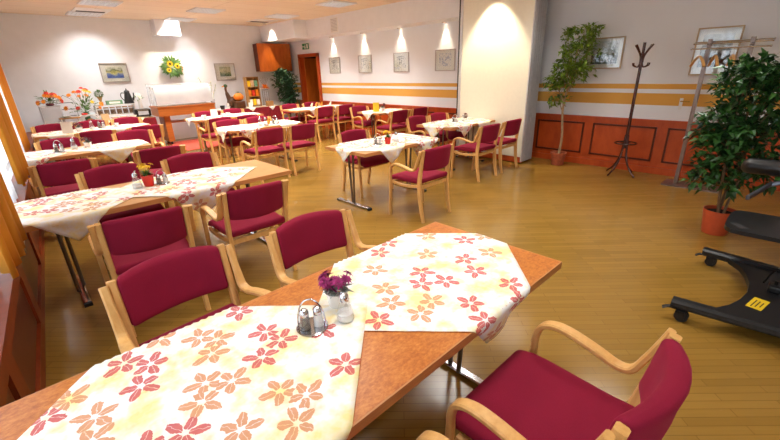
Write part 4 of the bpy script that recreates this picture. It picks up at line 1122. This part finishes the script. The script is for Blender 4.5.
arrangement('orange and red flower arrangement on top of the glass case', (.74, 11.3, ZB+.386), 13, .24, ['petal_orange', 'petal_red', 'petal_orange'], 2, 'petal_plum', .05, .08)
arrangement('large orange and yellow flower arrangement in a dark vase on the left buffet', (1.33, 11.4, ZB), 16, .40, ['petal_orange', 'petal_yellow', 'petal_orange', 'petal_red'], 6, 'leaf_deep', .2, .06, .5)
r = thing('tiered_stand', 'thin grey wire stand with three tiers on the left buffet', 'stand', (1.02, 11.5, ZB))
m = MB()
for s in (-1, 1): m.tube(curve([(s*.16, 0, 0), (s*.17, 0, .25), (s*.15, 0, .45), (0, 0, .58)], 5), .004, 6)
m.build('wire_frame', 'strut', r)
for z in (.14, .28, .42): MB().tube([(.15*math.cos(a), .09*math.sin(a), z) for a in [2*PI*i/20 for i in range(21)]], .004, 5).build('tier_ring', 'strut', r)
m = MB(); m.rbox((.36, .22, .035), .01, (0, 0, .14)); m.build('b', 'wicker') if False else None
r = thing('serving_tray', 'wooden serving tray on white legs, left buffet', 'tray', (.98, 11.12, ZB))
MB().box((0, 0, .115), (.36, .2, .02)).build('tray_board', 'wicker', r, 0)
for x in (-.15, .15): MB().box((x, 0, .053), (.02, .16, .105)).build('leg', 'porcelain', r, 0)
def plates(loc, n, label, rr=.09):
    for i in range(n):
        o = MB().lathe([(0, 0), (rr*.6, 0), (rr, .012), (rr*1.02, .015), (rr*.6, .005), (0, .004)], 20).build('plate', 'porcelain', None, 40, (loc[0], loc[1], loc[2]+i*.013)); tag(o, label, 'plate', 'stacked white plates')
plates((.93, 11.12, ZB+.126), 3, 'white plate in the small stack on the wooden tray')
plates((.80, 11.08, ZB), 4, 'white plate in the stack before the glass case')
plates((1.07, 11.07, ZB), 2, 'white plate in the low stack under the wooden tray', .07)
r = thing('bread_stand', 'white stand with an arched opening holding a basket, left buffet', 'stand', (1.33, 11.12, ZB))
m = MB(); m.box((0, 0, .15), (.34, .22, .015)); m.strip(curve([(-.16, -.1, 0), (-.12, -.1, .1), (0, -.1, .145), (.12, -.1, .1), (.16, -.1, 0)], 5), (0, 1, 0), .015, .02, .003); m.strip(curve([(-.16, .1, 0), (-.12, .1, .1), (0, .1, .145), (.12, .1, .1), (.16, .1, 0)], 5), (0, 1, 0), .015, .02, .003); m.build('stand_frame', 'porcelain', r)
r = thing('bread_basket', 'dark round basket under the white arched stand', 'basket', (1.33, 11.1, ZB))
MB().lathe([(0, 0), (.07, 0), (.09, .05), (.08, .05), (.06, .012), (0, .012)], 18).build('basket_bowl', 'brown_fig', r)
MB().ball((0, 0, .05), .055, 8, sq=(1, 1, .5)).build('bread_roll', 'wicker', r)
for i, (x, mt, lb) in enumerate(((1.26, 'petal_red', 'small red packet on the white arched stand'), (1.40, 'screen', 'small blue-grey packet on the white arched stand'))):
    bobj(MB().rbox((.1, .08, .035), .008, (0, 0, .018)), 'small_packet', mt, lb, 'packet', (x, 11.1, ZB+.159))
card((1.62, 11.08, ZB), .1, .15, .15, 'paper_t', 'tan card standing in front of the jars', 'sign_card', 'card')
# shelf riser and jars
r = thing('shelf_riser', 'white shelf riser behind the jars on the left buffet', 'shelf', (1.92, 11.48, ZB))
MB().box((0, 0, .31), (.8, .3, .018)).build('shelf_board', 'porcelain', r, 0)
for x in (-.39, 0.39): MB().box((x, 0, .15), (.018, .28, .30)).build('side', 'porcelain', r, 0)
MB().box((0, 0, .09), (.76, .26, .018)).build('shelf_board', 'porcelain', r, 0)
r0 = thing('storage_jar', '', 'jar')
MB().lathe([(0, 0), (.052, 0), (.056, .008), (.056, .13), (.048, .145), (.048, .15)], 18).build('jar_glass', 'glass', r0)
MB().lathe([(0, .004), (.05, .006), (.05, .11), (0, .112)], 16).build('cereal', 'peas', r0)
MB().lathe([(.052, .148), (.054, .165), (0, .168)], 18).build('lid', 'wicker', r0)
pj = Proto(r0)
for i, lb in enumerate(('glass jar of cereal, leftmost on the riser', 'glass jar of cereal, second on the riser', 'glass jar of cereal, third on the riser', 'glass jar of cereal, fourth on the riser', 'glass jar of cereal, fifth on the riser', 'glass jar of cereal, rightmost on the riser')):
    pj.put((1.60+.128*i, 11.43, ZB+.100), 0, lb, 'cereal jars')
P_bowl = None
rb = thing('white_bowl', '', 'bowl'); MB().lathe([(0, 0), (.035, 0), (.08, .065), (.084, .07), (.078, .068), (.03, .01), (0, .008)], 20).build('bowl_body', 'porcelain', rb); P_bowl = Proto(rb)
for x, lb in ((1.80, 'white bowl before the jars, left'), (1.98, 'white bowl before the jars, middle'), (2.18, 'white bowl before the jars, right')): P_bowl.put((x, 11.12, ZB), 0, lb, 'white bowls')
# topiary, green box, black jug, vase, toaster
r = thing('topiary', 'small round green topiary in a twisted pot on the shelf riser', 'plant', (1.68, 11.5, ZB+.32))
MB().lathe([(0, 0), (.035, 0), (.045, .05), (.02, .08), (.05, .17), (.07, .19), (0, .19)], 16).build('pot', 'wicker', r)
m = MB(); rn = random.Random(5)
for i in range(300): d = Vector((rn.gauss(0, 1), rn.gauss(0, 1), rn.gauss(0, 1))).normalized(); m.leaf(Vector((0, 0, .25))+d*.065, d, Vector((0, 0, 1)), .04, .02)
m.build('foliage', 'leaf_mid', r, 0)
r = thing('green_carton', 'pale green carton on the shelf riser beside the topiary', 'box', (1.93, 11.45, ZB+.32))
MB().box((0, 0, .045), (.32, .12, .09)).build('carton_body', 'green_box', r, 0); MB().box((0, -.062, .045), (.22, .002, .045)).build('paper_band', 'paper', r, 0)
r = thing('coffee_pot', 'tall black enamel coffee pot on the left buffet', 'coffee pot', (2.24, 11.47, ZB+.32))
MB().lathe([(0, 0), (.10, 0), (.105, .01), (.075, .16), (.055, .25), (.06, .26)], 24).build('body', 'black_jug', r)
MB().lathe([(.062, .26), (.055, .285), (.02, .31), (.012, .325), (.016, .335), (0, .345)], 20).build('lid', 'black_jug', r)
MB().tube(curve([(-.06, 0, .24), (-.12, 0, .24), (-.14, 0, .16), (-.085, 0, .06)], 5), .010, 8).build('handle', 'black_jug', r)
MB().tube(curve([(.09, 0, .06), (.12, 0, .14), (.135, 0, .24)], 4), [.022]*4+[.014]*4+[.012], 8).build('spout', 'black_jug', r)
arrangement('white vase of small green sprigs beside the black coffee pot', (2.47, 11.5, ZB), 4, .16, ['petal_white'], 12, 'porcelain', .38, .05)
r = thing('contact_grill', 'black table toaster with a grey glass front at the right end of the left buffet', 'toaster', (2.40, 11.2, ZB))
MB().rbox((.34, .24, .17), .03, (0, 0, .1)).build('body', 'black_soft', r); MB().box((0, -.121, .1), (.22, .008, .09)).build('window', 'screen', r, 0)
MB().tube([(-.12, -.14, .17), (.12, -.14, .17)], .008, 8).build('handle', 'chrome', r)
for x in (-.13, .13): MB().tube([(x, -.07, 0), (x, -.07, .02)], .014, 8).build('foot', 'steel_dark', r)

# wheeled cold counter with an acrylic hood
r = thing('buffet_counter', 'wheeled wooden cold counter with a clear hood, in the middle of the back wall', 'counter', (3.4, 11.35, 0))
MB().box((0, 0, .83), (1.38, .66, .22)).build('counter_tub', 'buffet_wood', r, 0)
MB().box((0, 0, .935), (1.42, .70, .03)).build('rim', 'buffet_wood', r, 0)
for x in (-.5, .5):
    l = MB().box((x, 0, .40), (.14, .46, .64)).build('leg', 'buffet_wood', r, 0)
    for y in (-.17, .17):
        w = MB(); k = MB().lathe([(0, -.015), (.04, -.015), (.04, .015), (0, .015)], 14); w.add([Vector((p.z+x, p.x+y, p.y+.04)) for p in k.v], k.f); w.build('caster', 'steel_dark', l)
MB().box((0, 0, .55), (1.0, .40, .03)).build('lower_shelf', 'buffet_wood', r, 0)
m = MB()
for x in (-.68, .68): m.tube([(x, -.3, .95), (x, -.3, 1.25)], .008, 8); m.tube([(x, .3, .95), (x, .3, 1.48)], .008, 8)
m.build('hood_post', 'chrome', r)
m = MB(); pr = curve([(0, -.32, 1.0), (0, -.31, 1.25), (0, -.18, 1.42), (0, .3, 1.47)], 5)
m.strip(pr, (1, 0, 0), 1.36, .006, .001); m.box((-.68, 0, 1.2), (.006, .6, .42)); m.box((.68, 0, 1.2), (.006, .6, .42)); m.build('hood', 'frosted', r, 30)
MB().box((0, 0, .953), (1.2, .5, .006)).build('cooling_tray', 'brushed', r, 0)
r = bobj(MB().box((0, 0, .004), (2.2, 1.7, .008)), 'floor_mat', 'rug', 'coral red floor mat on the parquet before the cold counter', 'mat', (3.95, 10.7, 0), 0, None, 0)

# blossom vase left of the second buffet, and its decorations
r = thing('blossom_vase', 'tall glass vase with thin white blossom branches beside the cold counter', 'vase', (4.24, 11.5, ZB))
MB().lathe([(0, 0), (.05, 0), (.055, .28), (.05, .28), (.045, .01), (0, .01)], 18).build('vase', 'frosted', r)
m = MB(); f = MB(); rn = random.Random(3)
for i in range(7):
    a = rn.uniform(-1.1, .9); top = Vector((a*.38, rn.uniform(-.15, .1), .55+rn.random()*.35)); c = curve([(0, 0, .05), (a*.08, 0, .3), tuple(top)], 5); m.tube(c, .004, 5)
    for q in c[5:]:
        for t in range(4): d = Vector((rn.gauss(0, 1), rn.gauss(0, 1), rn.gauss(0, 1))); f.leaf(q, d, Vector((0, 0, 1)), .05, .03)
m.build('branches', 'leaf_mid', r); f.build('blossoms', 'petal_white', r, 0)
bobj(MB().lathe([(0, 0), (.05, 0), (.065, .11), (.055, .11), (0, .1)], 18), 'black_pot', 'black_jug', 'small black pot on the right buffet, left end', 'pot', (4.36, 11.2, ZB))
bobj(MB().lathe([(0, 0), (.035, 0), (.035, .16), (.02, .165), (0, .165)], 16), 'pillar_candle', 'porcelain', 'white pillar candle beside the small black pot', 'candle', (4.50, 11.15, ZB))
r = thing('duck_figure', 'brown long-necked bird figure on the right buffet', 'figurine', (4.72, 11.35, ZB))
m = MB(); m.ball((.02, 0, .17), .15, 12, sq=(1.1, .8, 1)); m.tube(curve([(-.05, 0, .2), (-.10, 0, .36), (-.13, 0, .5), (-.12, 0, .58)], 5), [.08, .075, .07, .065, .06, .055, .05, .045, .03, .03, .03, .03, .03, .03, .03, .03], 10)
m.build('body', 'brown_fig', r); MB().ball((-.12, 0, .61), .05, 10, sq=(1.1, .8, .9)).build('head', 'leaf_deep', r)
m = MB(); m.tube([(-.16, 0, .605), (-.23, 0, .59)], [.02, .008], 8); m.build('beak', 'petal_orange', r)
MB().lathe([(0, 0), (.11, 0), (.12, .03), (0, .045)], 18).build('base', 'brown_fig', r)
bobj(MB().rbox((.26, .2, .2), .02, (0, 0, .1)), 'wooden_crate', 'brown_fig', 'dark brown crate under the orange pumpkin', 'crate', (4.84, 11.16, ZB))
r = thing('pumpkin', 'orange pumpkin resting on a dark crate beside the bird figure', 'pumpkin', (4.84, 11.16, ZB+.2)); r.scale = (1.25,)*3
m = MB(); N = 40
for j in range(13):
    p = PI*j/12
    for i in range(N): a = 2*PI*i/N; q = .105*math.sin(p)*(1+.07*abs(math.cos(4*a))); m.v.append(Vector((q*math.cos(a), q*math.sin(a), .085-.085*math.cos(p))))
for j in range(12):
    for i in range(N): m.f.append((j*N+i, j*N+(i+1) % N, (j+1)*N+(i+1) % N, (j+1)*N+i)); m.m.append(0)
m.build('pumpkin_body', 'orange_fig', r); MB().tube([(0, 0, .165), (.01, 0, .2)], [.014, .009], 7).build('stem', 'leaf_mid', r)
card((5.12, 11.08, ZB), 0, .11, .14, 'paper', 'small white card beside the pumpkin', 'sign_card', 'card')
# colourful shelf display
r = thing('tea_display', 'colourful upright shelf display with orange and yellow packets, right buffet', 'display stand', (5.40, 11.42, ZB))
r.scale = (1.05, 1, 1.08)
m = MB()
for x in (-.17, .17): m.box((x, 0, .38), (.015, .2, .76))
for z in (.02, .26, .50, .75): m.box((0, 0, z), (.34, .2, .014))
m.box((0, .095, .38), (.34, .008, .76)); m.build('rack', 'wicker', r, 0)
for j, (z, cols) in enumerate(((.03, ['paper', 'petal_yellow', 'paper']), (.27, ['orange_fig', 'petal_red', 'orange_fig']), (.51, ['petal_yellow', 'paper_t', 'green_box']))):
    for i, c in enumerate(cols): MB().box(((i-1)*.105, -.02, z+.08), (.09, .09, .15+.02*((i+j) % 2))).build('packet', c, r, 0)
r = thing('lantern_stand', 'slim dark metal lantern stand topped with orange leaves, right buffet', 'lantern', (5.80, 11.42, ZB))
m = MB()
for x in (-.07, .07):
    for y in (-.07, .07): m.tube([(x, y, 0), (x*.9, y*.9, .45)], .006, 6)
m.box((0, 0, .02), (.17, .17, .012)); m.box((0, 0, .45), (.15, .15, .012)); m.build('lantern_frame', 'steel', r)
MB().box((0, 0, .24), (.12, .12, .4)).build('lantern_glass', 'glass', r, 0)
m = MB(); rn = random.Random(14)
for i in range(50): d = Vector((rn.gauss(0, 1), rn.gauss(0, .6), abs(rn.gauss(0, 1)))).normalized(); m.leaf(Vector((0, 0, .47))+d*.04, d, Vector((0, 0, 1)), .12, .06)
m.build('leaf_crown', 'petal_orange', r, 0)
m = MB()
for i in range(6): a = -1+i*.4; m.tube([(0, 0, .5), (a*.14, 0, .82-.05*abs(a))], .003, 4)
m.build('twigs', 'brown_fig', r)
bobj(MB().box((0, 0, .07), (.19, .12, .14)), 'wooden_box', 'wicker', 'small pale wooden box in front of the lantern stand', 'box', (5.72, 11.08, ZB), 0, None, 0)

# ------------------------------------------------------------------ light
for i, (a, b) in enumerate(WIN):
    l = bpy.data.lights.new('daylight', 'AREA'); l.shape = 'RECTANGLE'; l.size = (b-a)*wn; l.size_y = ZH-ZS; l.energy = 1
    o = bpy.data.objects.new('window_portal', l); C.objects.link(o); o.location = wl((a+b)/2, -.34, (ZS+ZH)/2)
    o.rotation_euler = (PI/2, 0, -PI/2 - math.atan(WM)); l.cycles.is_portal = True
w = bpy.data.worlds.new('sky'); S.world = w; w.use_nodes = True
bg = w.node_tree.nodes['Background']; bg.inputs[0].default_value = (.86, .93, 1, 1); bg.inputs[1].default_value = 5
S.view_settings.view_transform = 'Standard'; S.view_settings.look = 'None'; S.view_settings.gamma = 1
S.view_settings.exposure = 0.62
